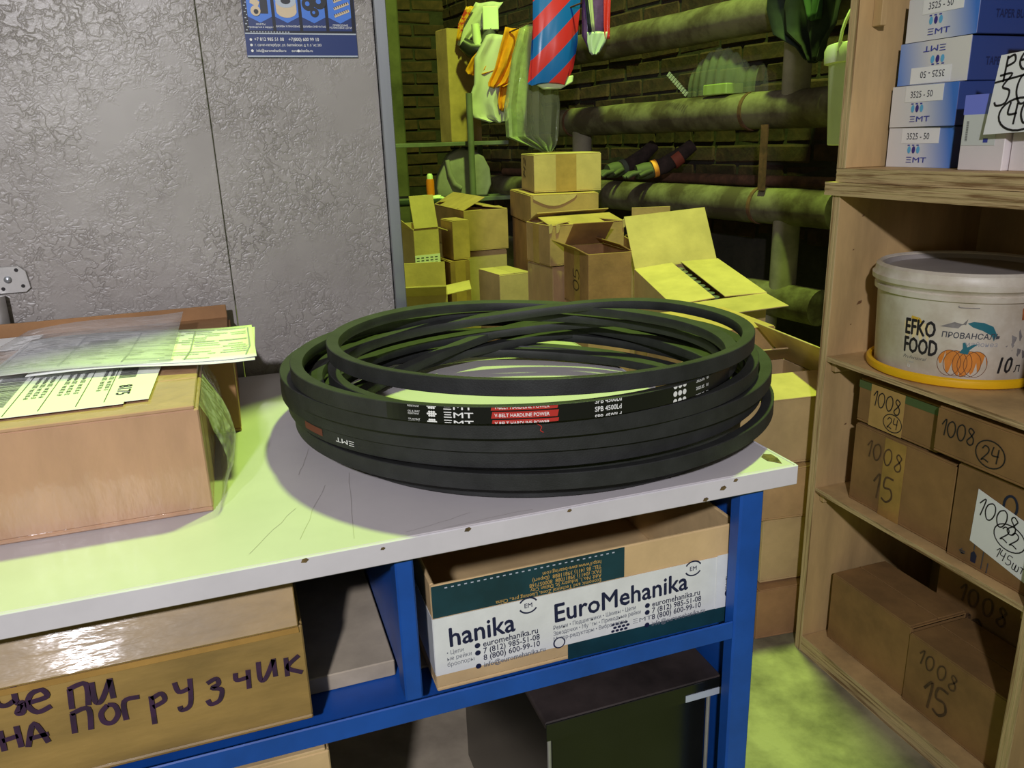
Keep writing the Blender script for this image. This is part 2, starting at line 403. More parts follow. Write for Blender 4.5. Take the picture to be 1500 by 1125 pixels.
# brick wall behind the pipes
D10 = Vector((math.sin(R(-10)), math.cos(R(-10)), 0)); NRM = Vector((D10.y, -D10.x, 0))
Q0 = Vector((1.955, 2.25, 0))
def alongpipe(s, z, off=0): p = Q0 + D10*s + NRM*off; return Vector((p.x, p.y, z))
WM = Matrix.Translation(alongpipe(-1.6, 0, .24)) @ Matrix.Rotation(R(100), 4, 'Z')
b = MB(); b.box(0, -.2, 0, 5.6, 0, 2.6)
wr = struct(b.build('wall_right', MORT)); wr.matrix_world = WM
def brickmesh(seed, l=.25, h=.066, d=.02):
    rg = random.Random(seed); b = MB(); b.box(-l/2, 0, 0, l/2, d, h); me = b.mesh('brick', bevel=.006)
    for v in me.vertices: v.co += Vector([rg.uniform(-.0035, .0035) for _ in range(3)])
    return me
bms = [brickmesh(i) for i in range(6)]; hms = [brickmesh(20+i, .12) for i in range(3)]
def lay(parent, x0, x1, z0, z1, limit=300):
    cand = []; row = 0; z = z0
    while z < z1:
        x = x0 + (row % 2)*.13 - .1; hdr = row % 6 == 5
        while x < x1:
            l = .12 if hdr else .25
            cand.append((x+l/2, z, hdr)); x += l+.013
        z += .078; row += 1
    rest = []
    for i, (x, z, hdr) in enumerate(cand):
        me = random.choice(hms if hdr else bms)
        Mx = Matrix.Translation((x, -.012+random.uniform(-.007, .006), z)) @ Matrix.Rotation(R(random.uniform(-1, 1)), 4, 'Y')
        if i < limit: put('brick', me, BRICK, parent, Mx)
        else: rest.append((me, Mx))
    if rest:
        bb = MB()
        for me, Mx in rest: bb.add([Mx @ v.co for v in me.vertices], [tuple(p.vertices) for p in me.polygons])
        o = bb.build('brick', BRICK, parent); o['kind'] = 'stuff'
lay(wr, 1.25, 5.4, .62, 2.0)
b = MB(); b.box(-3.2, 0, 0, 1.62, .2, 2.6); wb = struct(b.build('wall_back', MORT))
wb.matrix_world = Matrix.Translation((0, 5.85, 0))
def lay_back():
    for r in range(18):
        for k in range(4):
            x = .55+k*.263+(r % 2)*.13
            put('brick', random.choice(bms), BRICK, wb, Matrix.Translation((x, -.012+random.uniform(-.005, .005), .75+r*.078)))
lay_back()
b = MB(); b.box(.98, 5.45, 0, 1.16, 5.84, 2.6); struct(b.build('trim_2', PLAST, bevel=.01))
# partition
b = MB(); b.box(-.0095, 1.13, 0, .207, 1.15, 2.35); pl = struct(b.build('wall_left', PART, bevel=.0008))
MB().box(-2.4, 1.13, 0, -.0105, 1.15, 2.35).build('panel', PART, pl, bevel=.0008)
tr = MB(); tr.prism([(.2075, 1.122), (.2235, 1.122), (.2235, 1.158), (.2075, 1.158), (.2075, 1.1525), (.219, 1.1525), (.219, 1.1275), (.2075, 1.1275)], 0, 2.35)
struct(tr.build('trim_1', STEEL, bevel=.001))
bk = thing('corner_bracket', 'zinc corner plate screwed to the grey partition at the left', 'bracket', (-.274, 1.13, .905))
b = MB(); b.prism([(-.05, -.017), (.021, -.017), (.027, -.012), (.025, .009), (.018, .016), (-.05, .016)], 0, .003, frame((0, -.0002, 0), (1, 0, 0), (0, 0, 1)))
b.build('plate', ZINC, bk, bevel=.0006)
for x, z in ((.015, .011), (.019, -.009), (-.006, .010), (-.003, -.011)):
    MB().lathe([(0, .0001), (.0023, .0001), (.0023, .0012), (0, .0012)], 12, frame((x, -.0022, z), (1, 0, 0), (0, 0, 1))).build('hole', INK, bk)
MB().lathe([(0, 0), (.0045, 0), (.0042, .0015), (.0024, .0028), (0, .0032)], 20, frame((.004, -.0032, 0), (1, 0, 0), (0, 0, 1))).build('screw', STEEL, bk, smooth=True)
MB().tube([(-.012, -.012, -.018), (-.014, -.012, -.152)], .011, 16).build('tube_post', ZINC, bk, smooth=True)
tag(bk, 'zinc corner plate with screw on the grey partition, above a tube', 'bracket')

# poster
po = thing('poster', 'dark blue product poster stuck on the grey partition', 'poster', (.11, 1.1275, 1.16))
PF = frame((-.066, 0, 0), (1, 0, 0), (0, 0, 1))   # u 0..0.139, v 0 up
NAVY = mat('poster_navy', (44, 60, 112), .35); NAVYD = mat('poster_dark', (34, 36, 46), .35); SKYB = mat('poster_blue', (76, 124, 214), .35)
TAN = mat('poster_tan', (206, 186, 156), .4); SILV = mat('poster_silver', (176, 184, 196), .4); BLK = mat('poster_black', (40, 42, 48), .4)
def curvedsheet(x0, x1, z0, z1, curl):
    vs = []; fs = []; n = 10; m = 8
    for j in range(m+1):
        for i in range(n+1):
            u = x0+(x1-x0)*i/n; v = z0+(z1-z0)*j/m
            vs.append((u, v, 0))
    for j in range(m):
        for i in range(n): a = j*(n+1)+i; fs.append((a, a+1, a+n+2, a+n+1))
    me = bpy.data.meshes.new('sheet'); me.from_pydata(vs, [], fs); me.transform(PF); return me
b = MB(); b.prism(rc(0, 0, .139, .20), -.0006, .0002, PF); b.build('sheet', NAVY, po)
flat(rc(.0005, .0285, .1385, .1995), PF, NAVYD, po, 'picture_panel', .0004)
flat(rc(.0005, .0272, .1385, .0288), PF, SILV, po, 'silver_line', .0007)
flat(rc(.0005, .0004, .1385, .0022), PF, SILV, po, 'silver_line', .0007)
for i in range(4):
    x = .006+i*.033
    flat(rc(x, .0315, x+.029, .0478), PF, NAVY, po, 'caption_panel', .0006)
    flat([(x, .110), (x, .0475), (x+.0145, .0405), (x+.029, .0475), (x+.029, .110)], PF, SKYB, po, 'hexagon_panel', .0008)
for i, cap in enumerate(('МУФТЫ\nприводные и кардан', 'ШКИВЫ КЛИНОВЫЕ', 'ШКИВЫ ЗУБЧАТЫЕ', 'ПРИВОДНЫЕ\nРОЛИКОВЫЕ ЦЕПИ')):
    text(cap, .0030, PF, .0205+i*.033, .0375 if '\n' in cap else .0355, WHITE, po, bold=.01, align='CENTER')
MB().lathe([(.0, .001), (.006, .001), (.006, .0022), (0, .0022)], 20, PF @ Matrix.Translation((.016, .054, 0))).build('picture', TAN, po)
flat(disc(.0165, .053, .0028), PF, BLK, po, 'picture', .0026); flat([(.010, .063), (.019, .058), (.022, .064), (.012, .073)], PF, TAN, po, 'picture', .0012)
flat(rc(.022, .051, .031, .09), PF, BLK, po, 'picture', .0011)
flat(disc(.0535, .0545, .0125, 24, .008), PF, TAN, po, 'picture', .0011); flat(rc(.041, .056, .066, .064), PF, TAN, po, 'picture', .0012)
flat(disc(.0535, .066, .0125, 24, .008), PF, SILV, po, 'picture', .0014); flat(disc(.0535, .066, .006, 20, .0038), PF, BLK, po, 'picture', .0017)
for cx, cy, r in ((.081, .063, .008), (.088, .053, .0055), (.095, .066, .009)):
    flat(disc(cx, cy, r), PF, BLK, po, 'picture', .0012+r*.02); flat(disc(cx-.001, cy, r*.35), PF, SKYB, po, 'picture', .0017+r*.02)
for k in range(3):
    y0 = .0505+k*.0085
    flat([(.112, y0), (.131, y0+.007), (.1325, y0+.004), (.1135, y0-.003)], PF, TAN, po, 'picture', .0012)
    lines_part([[(.1128+i*.0027, y0+.001+i*.00095), (.1136+i*.0027, y0-.0012+i*.00095)] for i in range(7)], .0011, PF, BLK, po, 'picture', .0016)
lines_part([[(.002+.0035*(j % 2), .032+.0035*j), (.0042, .032+.0035*j)] for j in range(24)], .0012, PF, SILV, po, 'chain_border', .0009)
lines_part([[(.007+.0035*i, .0298), (.0088+.0035*i, .0298)] for i in range(14)], .0011, PF, SILV, po, 'chain_border', .0009)
text('+7 812 985 51 08    +7(800) 600 99 10', .0056, PF, .0105, .0195, WHITE, po, bold=.012, sx=.90)
text('г. санкт-петербург, ул. балтийская, д. 9, офис 203', .0044, PF, .0105, .0132, WHITE, po, bold=.008, sx=.80)
text('info@euromehanika.ru      euromehanika.ru', .0046, PF, .0115, .0066, WHITE, po, bold=.008, sx=.85)
for v, u in ((.0208, .0065), (.0145, .0065), (.0078, .0068), (.0078, .0635)): flat(disc(u, v, .0016, 10), PF, WHITE, po, 'icon', .0008)

# ================================================================== WORKBENCH
wb_ = thing('workbench', 'blue steel workbench with grey laminate top below the belts', 'workbench', (-.35, .85, 0))
def WBl(b, name, m, **k):
    b.v = [(x+.35, y-.85, z) for x, y, z in b.v]; return b.build(name, m, wb_, **k)
b = MB(); b.box(-1.15, .5705, .7305, .472, 1.119, .7495); WBl(b, 'worktop', LAMI, bevel=.0015)
b = MB(); b.box(-1.15, .568, .730, .474, .5703, .7497); WBl(b, 'front_edge_strip', LIP, bevel=.0008)
b = MB(); b.box(.4722, .5706, .730, .474, 1.119, .7497); WBl(b, 'side_edge_strip', LIP, bevel=.0006)
for x0 in (.421, -1.12):
    for y0 in (.58, 1.09):
        b = MB(); b.box(x0, y0, 0, x0+.026, y0+.0175, .730); WBl(b, 'leg', BLUE, bevel=.002)
b = MB(); b.box(.4415, .598, .10, .4445, 1.089, .729); WBl(b, 'side_panel', BLUE)
b = MB(); b.box(.090, .58, .5875, .1055, .606, .7295); WBl(b, 'divider_post', BLUE, bevel=.0015)
b = MB(); b.box(.0935, .607, .5875, .0965, 1.1, .7295); WBl(b, 'divider_panel', BLUE)
b = MB(); b.box(-1.093, .58, .566, .4205, .5825, .586); WBl(b, 'shelf_rail', BLUE, bevel=.001)
b = MB(); b.box(-1.093, .583, .566, .4205, 1.112, .5685); WBl(b, 'shelf_tray', BLUE)
b = MB(); b.box(-1.09, .645, .569, .0925, 1.112, .586); WBl(b, 'shelf_board', BOARD, bevel=.001)
b = MB(); b.box(.0975, .645, .569, .4195, 1.112, .5715); WBl(b, 'shelf_board', BOARD, bevel=.0006)
b = MB(); b.box(-1.093, .64, .719, .4205, .66, .7295); WBl(b, 'top_rail', BLUE)
b = MB(); b.box(-1.093, .60, .13, .4205, 1.1, .15); WBl(b, 'lower_shelf', BOARD)
b = MB(); b.box(-1.093, 1.113, .10, .42, 1.1155, .7295); WBl(b, 'back_panel', BOARD)  # back sheet, added to keep the green lamp's light from under the bench
b = MB(); b.prism([(.462, .577), (.4665, .5895), (.467, .600), (.4605, .6035), (.454, .598), (.4535, .588)], .7496, .7499); WBl(b, 'chipped_spot', CHIP)
for x, z, s in ((.392, .741, .0035), (.374, .733, .003), (.405, .7465, .0025), (.02, .7475, .003), (.08, .745, .002), (.15, .7478, .003), (.24, .7475, .0022)):
    b = MB(); b.prism([(-s, -s*.5), (s*.2, -s*.7), (s, 0), (s*.4, s*.6), (-s*.6, s*.4)], 0, .0003, frame((x, .5679, z), (1, 0, 0), (0, 0, 1))); WBl(b, 'chipped_spot', CHIP)
SCR = mat('scratch', (164, 157, 156), .6)
rg = random.Random(3)
for x0, y0, x1, y1 in ((.02, .60, .05, .70), (.06, .585, .075, .72), (-.02, .59, .02, .66), (.13, .574, .21, .578), (.1, .578, .16, .592), (.03, .735, .045, .80)):
    pts = [(x0+(x1-x0)*i/6+rg.uniform(-.001, .001), y0+(y1-y0)*i/6+rg.uniform(-.001, .001)) for i in range(7)]
    me = ribbon([pts], .0005); me.transform(Matrix.Translation((.35, -.85, .7498))); put('scratch', me, SCR, wb_)

# ================================================================== V-BELTS
ZB = .7595
def ringz(z0, th): return ZB + (z0-.758)*(1 - .075*(math.sin(th-R(-18))+1))
RINGS = {'a': (.2965, .8125, .232, .758), 'b': (.303, .8281, .2422, .774), 'c': (.2976, .8375, .2659, .79), 'd': (.2992, .8283, .2304, .788),
         'e': (.3004, .84, .2739, .806), 'f': (.286, .8198, .2597, .822), 'g': (.295, .8094, .2203, .82), 'h': (.27, .7893, .234, .8385), 'i': (.30, .791, .226, .8545),
         'j': (.2968, .814, .2171, .758), 'k': (.303, .8246, .2665, .774), 'l': (.3079, .8388, .249, .806)}
BELTC = Vector((.295, .82, .75))
def beltmesh(names, phase):
    pts = []; n = 132; T = n*3
    rs = [RINGS[k] for k in names]
    for i in range(T):
        t = i/n; k = int(t); a = t-k
        th = 2*math.pi*a + phase
        wdt = .16
        if a > 1-wdt: f = (a-(1-wdt))/wdt*.5
        elif a < wdt: f = .5+a/wdt*.5; k = (k-1) % 3
        else: f = 0
        f = f*f*(3-2*f)
        A, B = rs[k % 3], rs[(k+1) % 3]
        cx, cy, r, z = [A[j]+(B[j]-A[j])*f for j in range(4)]
        if k % 3 == 2: r -= .026*math.sin(math.pi*f)
        z = ringz(z, th)
        pts.append((Vector((cx+r*math.cos(th), cy+r*math.sin(th), z)), Vector((math.cos(th), math.sin(th), 0))))
    sec = [(0, -.0069), (-.0007, -.0075), (-.0121, -.0054), (-.0125, -.0048), (-.0125, .0048), (-.0121, .0054), (-.0007, .0075), (0, .0069)]
    vs = []; fs = []; m = len(sec)
    for p, o in pts:
        for du, dz in sec: vs.append(p - BELTC + o*du + Vector((0, 0, dz)))
    for i in range(T):
        j = (i+1) % T
        for q in range(m): fs.append((i*m+q, j*m+q, j*m+(q+1) % m, i*m+(q+1) % m))
    mb = MB(); mb.add(vs, fs); return mb
def belt(names, label, phase=R(95)):
    t = thing('v_belt', label, 'belt', BELTC, 0, 'coiled black V-belts on the workbench')
    beltmesh(names, phase).build('belt', RUB, t, smooth=True)
    return t
b3 = belt('abc', 'lowest black rubber V-belt of the coil, lying on the worktop', R(80))
b2 = belt('def', 'middle black rubber V-belt of the coil, between the other two', R(60))
belt('jkl', 'extra black rubber V-belt added low in the coil, half hidden inside it', R(100))  # belt added to fill gaps that let lamp light through the coil
b1 = belt('ghi', 'topmost black V-belt of the coil, with white SPB 4500Ld lettering', R(75))
def ringcyl(k, th0, e=.0004):
    cx, cy, r, z = RINGS[k]
    def f(u, v):
        th = R(th0)+u/r
        return Vector((cx+(r+e)*math.cos(th), cy+(r+e)*math.sin(th), ringz(z, th)+v)) - BELTC
    return f
CL = (-.0068, .0068)
# black film with three staggered print rows
wrapped('', 0, ringcyl('h', -136, .0002), RUBP, b1, mesh=rectm(0, -.0069, .230*R(88), .0069, 60), name='label_film')
for v0 in (.0047, -.0021, -.0089):
    row = lambda th, e=.0005: ringcyl('h', th, e)
    if v0 < .004:
        wrapped('OIL & HEAT\nRESISTANT', .0021, row(-131), WHITE, b1, sx=1.0, v0=v0+.003, clip=CL)
    else: wrapped('RESISTANT', .0021, row(-131), WHITE, b1, bold=0, sx=1.05, v0=v0+.0007, clip=CL)
    for (du, dv) in [(-1.5, 0), (-.75, 0), (0, 0), (.75, 0), (1.5, 0), (-.9, .8), (0, .8), (.9, .8), (-.9, -.8), (0, -.8), (.9, -.8)]:
        me = bpy.data.meshes.new('dot'); me.from_pydata([(x, y, 0) for x, y in disc(.0035+du*.0022, v0+.0024+dv*.0021, .0011, 8, .0009)], [], [tuple(range(8))])
        wrapped('', 0, row(-126.6), WHITE, b1, mesh=me, name='emblem_dot', clip=CL)
    wrapped('ΞMT', .0064, row(-123.4), WHITE, b1, bold=.02, sx=1.95, v0=v0, clip=CL, name='logo')
    rp = bpy.data.meshes.new('r'); n = 12; L = .230*R(13.6)
    rp.from_pydata([(.0012+(L-.0012)*i/n, v0+.0052, 0) for i in range(n+1)]+[((L-.0012)*i/n, v0-.0004, 0) for i in range(n+1)], [], [(i, n+1+i, n+2+i, i+1) for i in range(n)])
    wrapped('', 0, row(-113.7, .00045), RED, b1, mesh=rp, name='red_band', clip=CL)
    wrapped('V-BELT HARDLINE POWER', .0042, row(-113.0, .0007), WHITE, b1, bold=.012, sx=.88, v0=v0+.0009, clip=CL)
    wrapped('SPB 4500Ld', .0060, row(-93), WHITE, b1, bold=.012, sx=.84, v0=v0, clip=CL)
    wrapped('●●●', .0064, row(-74), WHITE, b1, sx=1.0, v0=v0, clip=CL, name='emblem_dot')
    wrapped('2025.05   01', .0040, row(-66.5), WHITE, b1, sx=1.0, v0=v0, clip=CL, bold=.003)
wrapped('', 0, ringcyl('c', -162, .0003), mat('dull_red', (104, 50, 40), .6), b3, mesh=rectm(-.006, -.003, .03, .004, 10), name='red_band')
wrapped('ΞMT', .0062, ringcyl('c', -148, .0005), WHITE, b3, bold=.012, sx=2.1, rot=180, u0=.014, v0=.002, clip=(-.004, .0068), name='logo')
wrapped('', 0, ringcyl('f', -107, .0008), RED, b2, mesh=ribbon([smoothline([(0, .009), (.003, .006), (.007, .003), (.006, 0), (.0085, -.002)])], .0007), name='red_thread')

# ================================================================== PARCELS ON THE BENCH
p = Carton('parcel', 'film-wrapped cardboard parcel with white address label and document pouch on the bench', -.2065, .772, .7497, .32, .178, .094, 0, WRAP, flaps='closed')
pr = p.root; TF = p.face('top')
def pt(x, y): return (x-(-.2065)+.16, y-.772+.089)
LBL = [pt(-.30, .862), pt(-.30, .705), pt(-.105, .705), pt(-.105, .711), pt(-.086, .711), pt(-.083, .833)][::-1]
lab = slab(LBL, TF, PAPER, pr, 'address_label', .0002, .0006)
def labtext(body, x, y, size, m=PDARK, bold=.01, rot=-90, **k):
    u, v = pt(x, y); return text(body, size, TF @ Matrix.Translation((0, 0, .0004)), u, v, m, lab, bold=bold, rot=rot, **k)
def labbars(x0, y0, x1, y1, n, vert=False):
    a = pt(x0, y0); c = pt(x1, y1); ls = []; rg = random.Random(n)
    for i in range(n):
        t = (i+rg.uniform(.1, .6))/n
        if vert: ls.append([(a[0]+(c[0]-a[0])*t, a[1]), (a[0]+(c[0]-a[0])*t, c[1])])
        else: ls.append([(a[0], a[1]+(c[1]-a[1])*t), (c[0], a[1]+(c[1]-a[1])*t)])
    lines_part(ls, .0011, TF, INK, lab, 'barcode', .0009)
labtext('8175', -.114, .764, .016, INK, .012)
labbars(-.118, .826, -.103, .79, 16); labbars(-.222, .838, -.20, .735, 34); labbars(-.262, .838, -.236, .73, 34)
for k, x in enumerate((-.126, -.132, -.150, -.157, -.163, -.177, -.183, -.189)):
    labtext('Получатель: ООО   тел.  812  00 - %d' % (k*7+11), x, .826, .0055, PDARK, .006, sx=.8)
lines_part([[pt(-.121, .83), pt(-.121, .715)], [pt(-.142, .83), pt(-.142, .712)], [pt(-.170, .83), pt(-.170, .712)], [pt(-.195, .835), pt(-.195, .708)]], .0007, TF, PDARK, lab, 'rule', .0009)
vs = []; fs = []; nn_ = 12; mm_ = 8; rgw = random.Random(9)
for j in range(mm_+1):
    for i in range(nn_+1):
        u = i/nn_; v = j/mm_; y = -.089+.178*u
        x = .1602+.001+(.016*math.sin(math.pi*v)+.014*(1-v)*v+.006*(1-v))*(.5+.5*math.sin(math.pi*min(1, u*1.2+.1)))+rgw.uniform(-.002, .002)*(0 < v < 1)
        vs.append((x, y+rgw.uniform(-.003, .003)*(0 < u < 1), .001+.096*v))
for j in range(mm_):
    for i in range(nn_): a = j*(nn_+1)+i; fs.append((a, a+1, a+nn_+2, a+nn_+1))
mb = MB(); mb.add(vs, fs); mb.build('film_wrap', FILMW, pr)
# document pouch: paper sheets under clear film
def sheet(name, poly, z, m, parent, lift=None, th=.0006):
    vs = []; n = 10
    a, b_, c, d = [Vector((q[0], q[1], 0)) for q in poly]
    for j in range(n+1):
        for i in range(n+1):
            u, v = i/n, j/n
            pnt = a*(1-u)*(1-v)+b_*u*(1-v)+c*u*v+d*(1-u)*v
            pnt.z = z + (lift(u, v) if lift else 0); vs.append(pnt - Vector(parent['loc0']))
    fs = [(j*(n+1)+i, j*(n+1)+i+1, (j+1)*(n+1)+i+1, (j+1)*(n+1)+i) for j in range(n) for i in range(n)]
    mb = MB(); mb.add(vs, fs); me = mb.mesh(name, smooth=True)
    o = put(name, me, m, parent); sd = o.modifiers.new('s', 'SOLIDIFY'); sd.thickness = th
    return o
doc = thing('document_pouch', 'clear pouch holding white shipping papers on top of the wrapped parcel', 'documents', (-.10, .90, .85)); doc['loc0'] = (-.10, .90, .85)
li = lambda u, v: .006+.003*math.sin(u*5)+.006*u*u
PP = [(-.235, .828), (.006, .785), (.006, .935), (-.225, .985)]
sheet('paper', PP, .8495, PAPER, doc, li)
sheet('paper', [(-.20, .822), (.004, .778), (.009, .93), (-.2, .98)], .8478, PAPER, doc, li)
fm = sheet('film_pouch', [(-.265, .818), (-.072, .800), (-.070, 1.03), (-.235, 1.02)], .8535, FILM, doc, lambda u, v: .006+.003*math.sin(u*5)+.004*u*v+.006*u*u*.5, .0003)
def onpp(u, v):
    a, b_, c, d = [Vector((q[0], q[1], 0)) for q in PP]
    q = a*(1-u)*(1-v)+b_*u*(1-v)+c*u*v+d*(1-u)*v; q.z = .8495+li(u, v)+.0009; return q-Vector((-.10, .90, .85))
def plines(ls, wd, m, name):
    me = ribbon(ls, wd)
    for v in me.vertices: v.co = onpp(v.co.x, v.co.y)
    put(name, me, m, doc)
rg = random.Random(5); ls = []
for j in range(15):
    y = .06+j*.06; x = .03
    while x < .95:
        l = min(rg.uniform(.03, .16), .97-x)
        if rg.random() < .72: ls.append([(x+l*i/4, y) for i in range(5)])
        x += l+rg.uniform(.01, .05)
plines(ls, .014, PGREY, 'printed_text')
plines([[(.3, .62), (.42, .62)], [(.3, .66), (.42, .66)], [(.3, .70), (.42, .70)]], .03, PDARK, 'printed_text')
plines([[(.02+i*.235, .06) , (.02+i*.24, .3), (.02+i*.24, .9)] for i in range(5)]+[[(.02+k*.096, y) for k in range(11)] for y in (.33, .55, .92)], .006, PGREY, 'table_rule')
# carton against the partition
p2 = Carton('flat_carton', 'brown cardboard carton behind the wrapped parcel, against the partition', -.205, .994, .7497, .372, .213, .085, 0, CARD3, flaps='closed')
p2.flap('back', .018, 88, .002)
MB().box(-.10, .02, .0905, -.03, .09, .0912).build('printed_sticker', PAPER, p2.root)
slab(rc(.02, .1, .08, .19), p2.face('top'), PAPER, p2.root, 'printed_sticker', .0002, .0008)
for s in range(7): lines_part([[(.024, .106+s*.012), (.076, .104+s*.012)]], .004, p2.face('top'), PDARK, p2.root, 'printed_text', .0012)

# ================================================================== BOXES IN THE BENCH
# tape-wrapped carton with handwriting
ch = Carton('carton', 'tape-wrapped carton with purple handwriting on the left bench shelf', -.2325, .725, .5872, .49, .27, .091, 0, TAPEK, flaps={'front': (.040, 58), 'right': (.10, 1), 'left': (.1, 1)})
CF = ch.face('front')
def cu(x): return x+.4775
def cvz(z): return z-.5872
slab(rc(0, .086, .487, .091), CF, TAPEB, ch.root, 'tape', .0002, .0012)
HS = .026
for ch_, x, z in (('ц', -0.2072, 0.6782), ('е', -0.1885, 0.6679), ('п', -0.1619, 0.6645), ('и', -0.1454, 0.6659), ('н', -0.2111, 0.6310), ('а', -0.1943, 0.6293), ('п', -0.1637, 0.6329), ('о', -0.1435, 0.6348), ('г', -0.1278, 0.6345), ('р', -0.1092, 0.6340), ('у', -0.0886, 0.6388), ('з', -0.0670, 0.6338), ('ч', -0.0443, 0.6364), ('и', -0.0261, 0.6423), ('к', -0.0060, 0.6394)):
    hand(ch_, HS*(1.05 if z > .622 and x < -.12 else 1), CF, cu(x), cvz(z)-(.015 if z > .65 else .005), PINK, ch.root, wd=.145)
# euromehanika tape carton, open top
em = Carton('open_carton', 'open carton wrapped in white printed tape on the right bench shelf', .280, .7310, .5722, .314, .257, .109, 0, CARD2, flaps=None)
er = em.root; EF = em.face('front')
TEAL = mat('teal_print', (22, 62, 72), .45, var=.2, vscale=20); GOLD = mat('gold_print', (196, 158, 84), .5); WTAPE = mat('white_tape', (226, 228, 226), .35, var=.05, vscale=30, bump=.12, bscale=30)
NAVI = mat('navy_print', (24, 28, 62), .5); GPR = mat('grey_tape_print', (108, 112, 122), .5)
flat(rc(0, .077, .187, .1088), EF, TEAL, er, 'teal_print'); flat(rc(.128, .0004, .3138, .020), EF, TEAL, er, 'teal_print')
for i, ln in enumerate(('http://www.ewe-bearing.com', 'TEL: 86 (411) 39811888  (Export)', 'FAX: (0411) 39811088  800057168', 'Add: No.1, Industry St, Dalian City', 'Economic and Technical Zone, Liaoning pre., China')):
    text(ln, .0056, EF, .163, .1005-i*.0048, GOLD, er, rot=180, sx=.9, bold=.004)
lines_part([[(.012+i*.006, .1055), (.0145+i*.006, .1055)] for i in range(28)], .0012, EF, SILV, er, 'perforation', .0007)
tp = slab(rc(-.0006, .018, .3144, .0765), EF, WTAPE, er, 'white_tape', .0005, .0011)
MB().box(-.1579, -.128, .018, -.1573, .05, .0765).build('white_tape', WTAPE, er)
TZ = EF @ Matrix.Translation((0, 0, .0007))
def emprint(u0, full):
    if full: text('EuroMehanika', .0275, TZ, u0, .0455, NAVI, tp, bold=.022, sx=.905, rot=1.2)
    else: text('hanika', .0275, TZ, u0+.072, .0455, NAVI, tp, bold=.022, sx=.905, rot=1.2)
    e = u0+.149
    lines_part([[(e+.009*math.cos(R(a)), .0700+.0078*math.sin(R(a))) for a in range(25, 160, 9)], [(e+.009*math.cos(R(a)), .0700+.0078*math.sin(R(a))) for a in range(205, 340, 9)]], .0016, TZ, NAVI, tp, 'round_logo')
    text('EM', .0066, TZ, e, .0677, NAVI, tp, bold=.01, align='CENTER')
    for i, (ln, sz) in enumerate((('euromehanika.ru', .0090), ('7 (812) 985-51-08', .0086), ('8 (800) 600-99-10', .0086), ('info@euromehanika.ru', .0074))):
        text(ln, sz, TZ, u0+.104, .0375-i*.0072, NAVI if i < 3 else GPR, tp, sx=.88, bold=.012, rot=1.2)
    for v in (.0402, .0325, .0184): flat(disc(u0+.099, v, .0027), TZ, NAVI, tp, 'icon', .0007)
    if full:
        for i, ln in enumerate(('Ремни • Подшипники • Шкивы • Цепи', 'Звездочки • Муфты • Приводные рейки', 'Мотор-редукторы • Виброопоры')):
            text(ln, .0062, TZ, u0, .0375-i*.0062, GPR, tp, sx=.78, rot=1.2, bold=.004)
        for i in range(4):
            for j in range(3):
                flat(disc(u0+.062+i*.0046+(j % 2)*.0022, .0205+j*.0036, .0021, 8, .0015), TZ, NAVI, tp, 'emblem_dot', .0007)
        text('ΞMT', .0066, TZ, u0+.083, .0235, GPR, tp, sx=1.6, rot=1.2)
        flat(disc(u0+.006, .0225, .0062, 20), TZ, NAVI, tp, 'icon', .0006); flat(disc(u0+.006, .0225, .0048, 20), TZ, WTAPE, tp, 'icon', .0008); text('E', .007, TZ, u0+.0045, .020, NAVI, tp, bold=.02)
    else:
        for i, ln in enumerate(('• Цепи', 'ые рейки', 'броопоры')): text(ln, .0062, TZ, u0+.07, .0375-i*.0062, GPR, tp, sx=.85, rot=1.2)
emprint(-.060, False); emprint(.113, True)
TZ2 = EF @ Matrix.Translation((0, 0, .0016))
t2 = slab(rc(.289, .018, .3146, .078), EF, WTAPE, er, 'white_tape', .0012, .0016)
text('E', .0275, TZ2, .302, .0535, NAVI, t2, bold=.012); flat(disc(.305, .0335, .0055), TZ2, NAVI, t2, 'icon', .0003)
for i in range(3): text(('Рем', 'Звез', 'Шки')[i], .006, TZ2, .299, .0485-i*.0055, GPR, t2)
# black enamel chest
bx = thing('black_chest', 'glossy black metal chest with a lid under the bench shelf', 'chest', (.337, .80, .1505))
b = MB(); b.box(-.098, -.175, 0, .088, .175, .335); b.build('body', BLACKM, bx, bevel=.003)
b = MB(); b.box(-.106, -.186, .336, .098, .18, .3445); b.build('lid', BLKTOP, bx, bevel=.002)
b = MB(); b.box(-.106, -.188, .324, .098, -.1862, .3445); b.build('lid_rim', BLACKM, bx, bevel=.0005)
MB().box(.052, -.1888, .325, .097, -.1881, .333).build('pale_scuff', SILV, bx)
for x in (-.0985, .0885): MB().tube([(x, -.1755, 0), (x, -.1755, .334)], .0022, 8).build('corner_weld', ZINC, bx)
# small pale carton under the bench
sm = Carton('small_carton', 'pale small carton under the blue shelf rail at the bottom', -.055, .70, .1505, .155, .19, .388, 0, CARD2, flaps='closed')

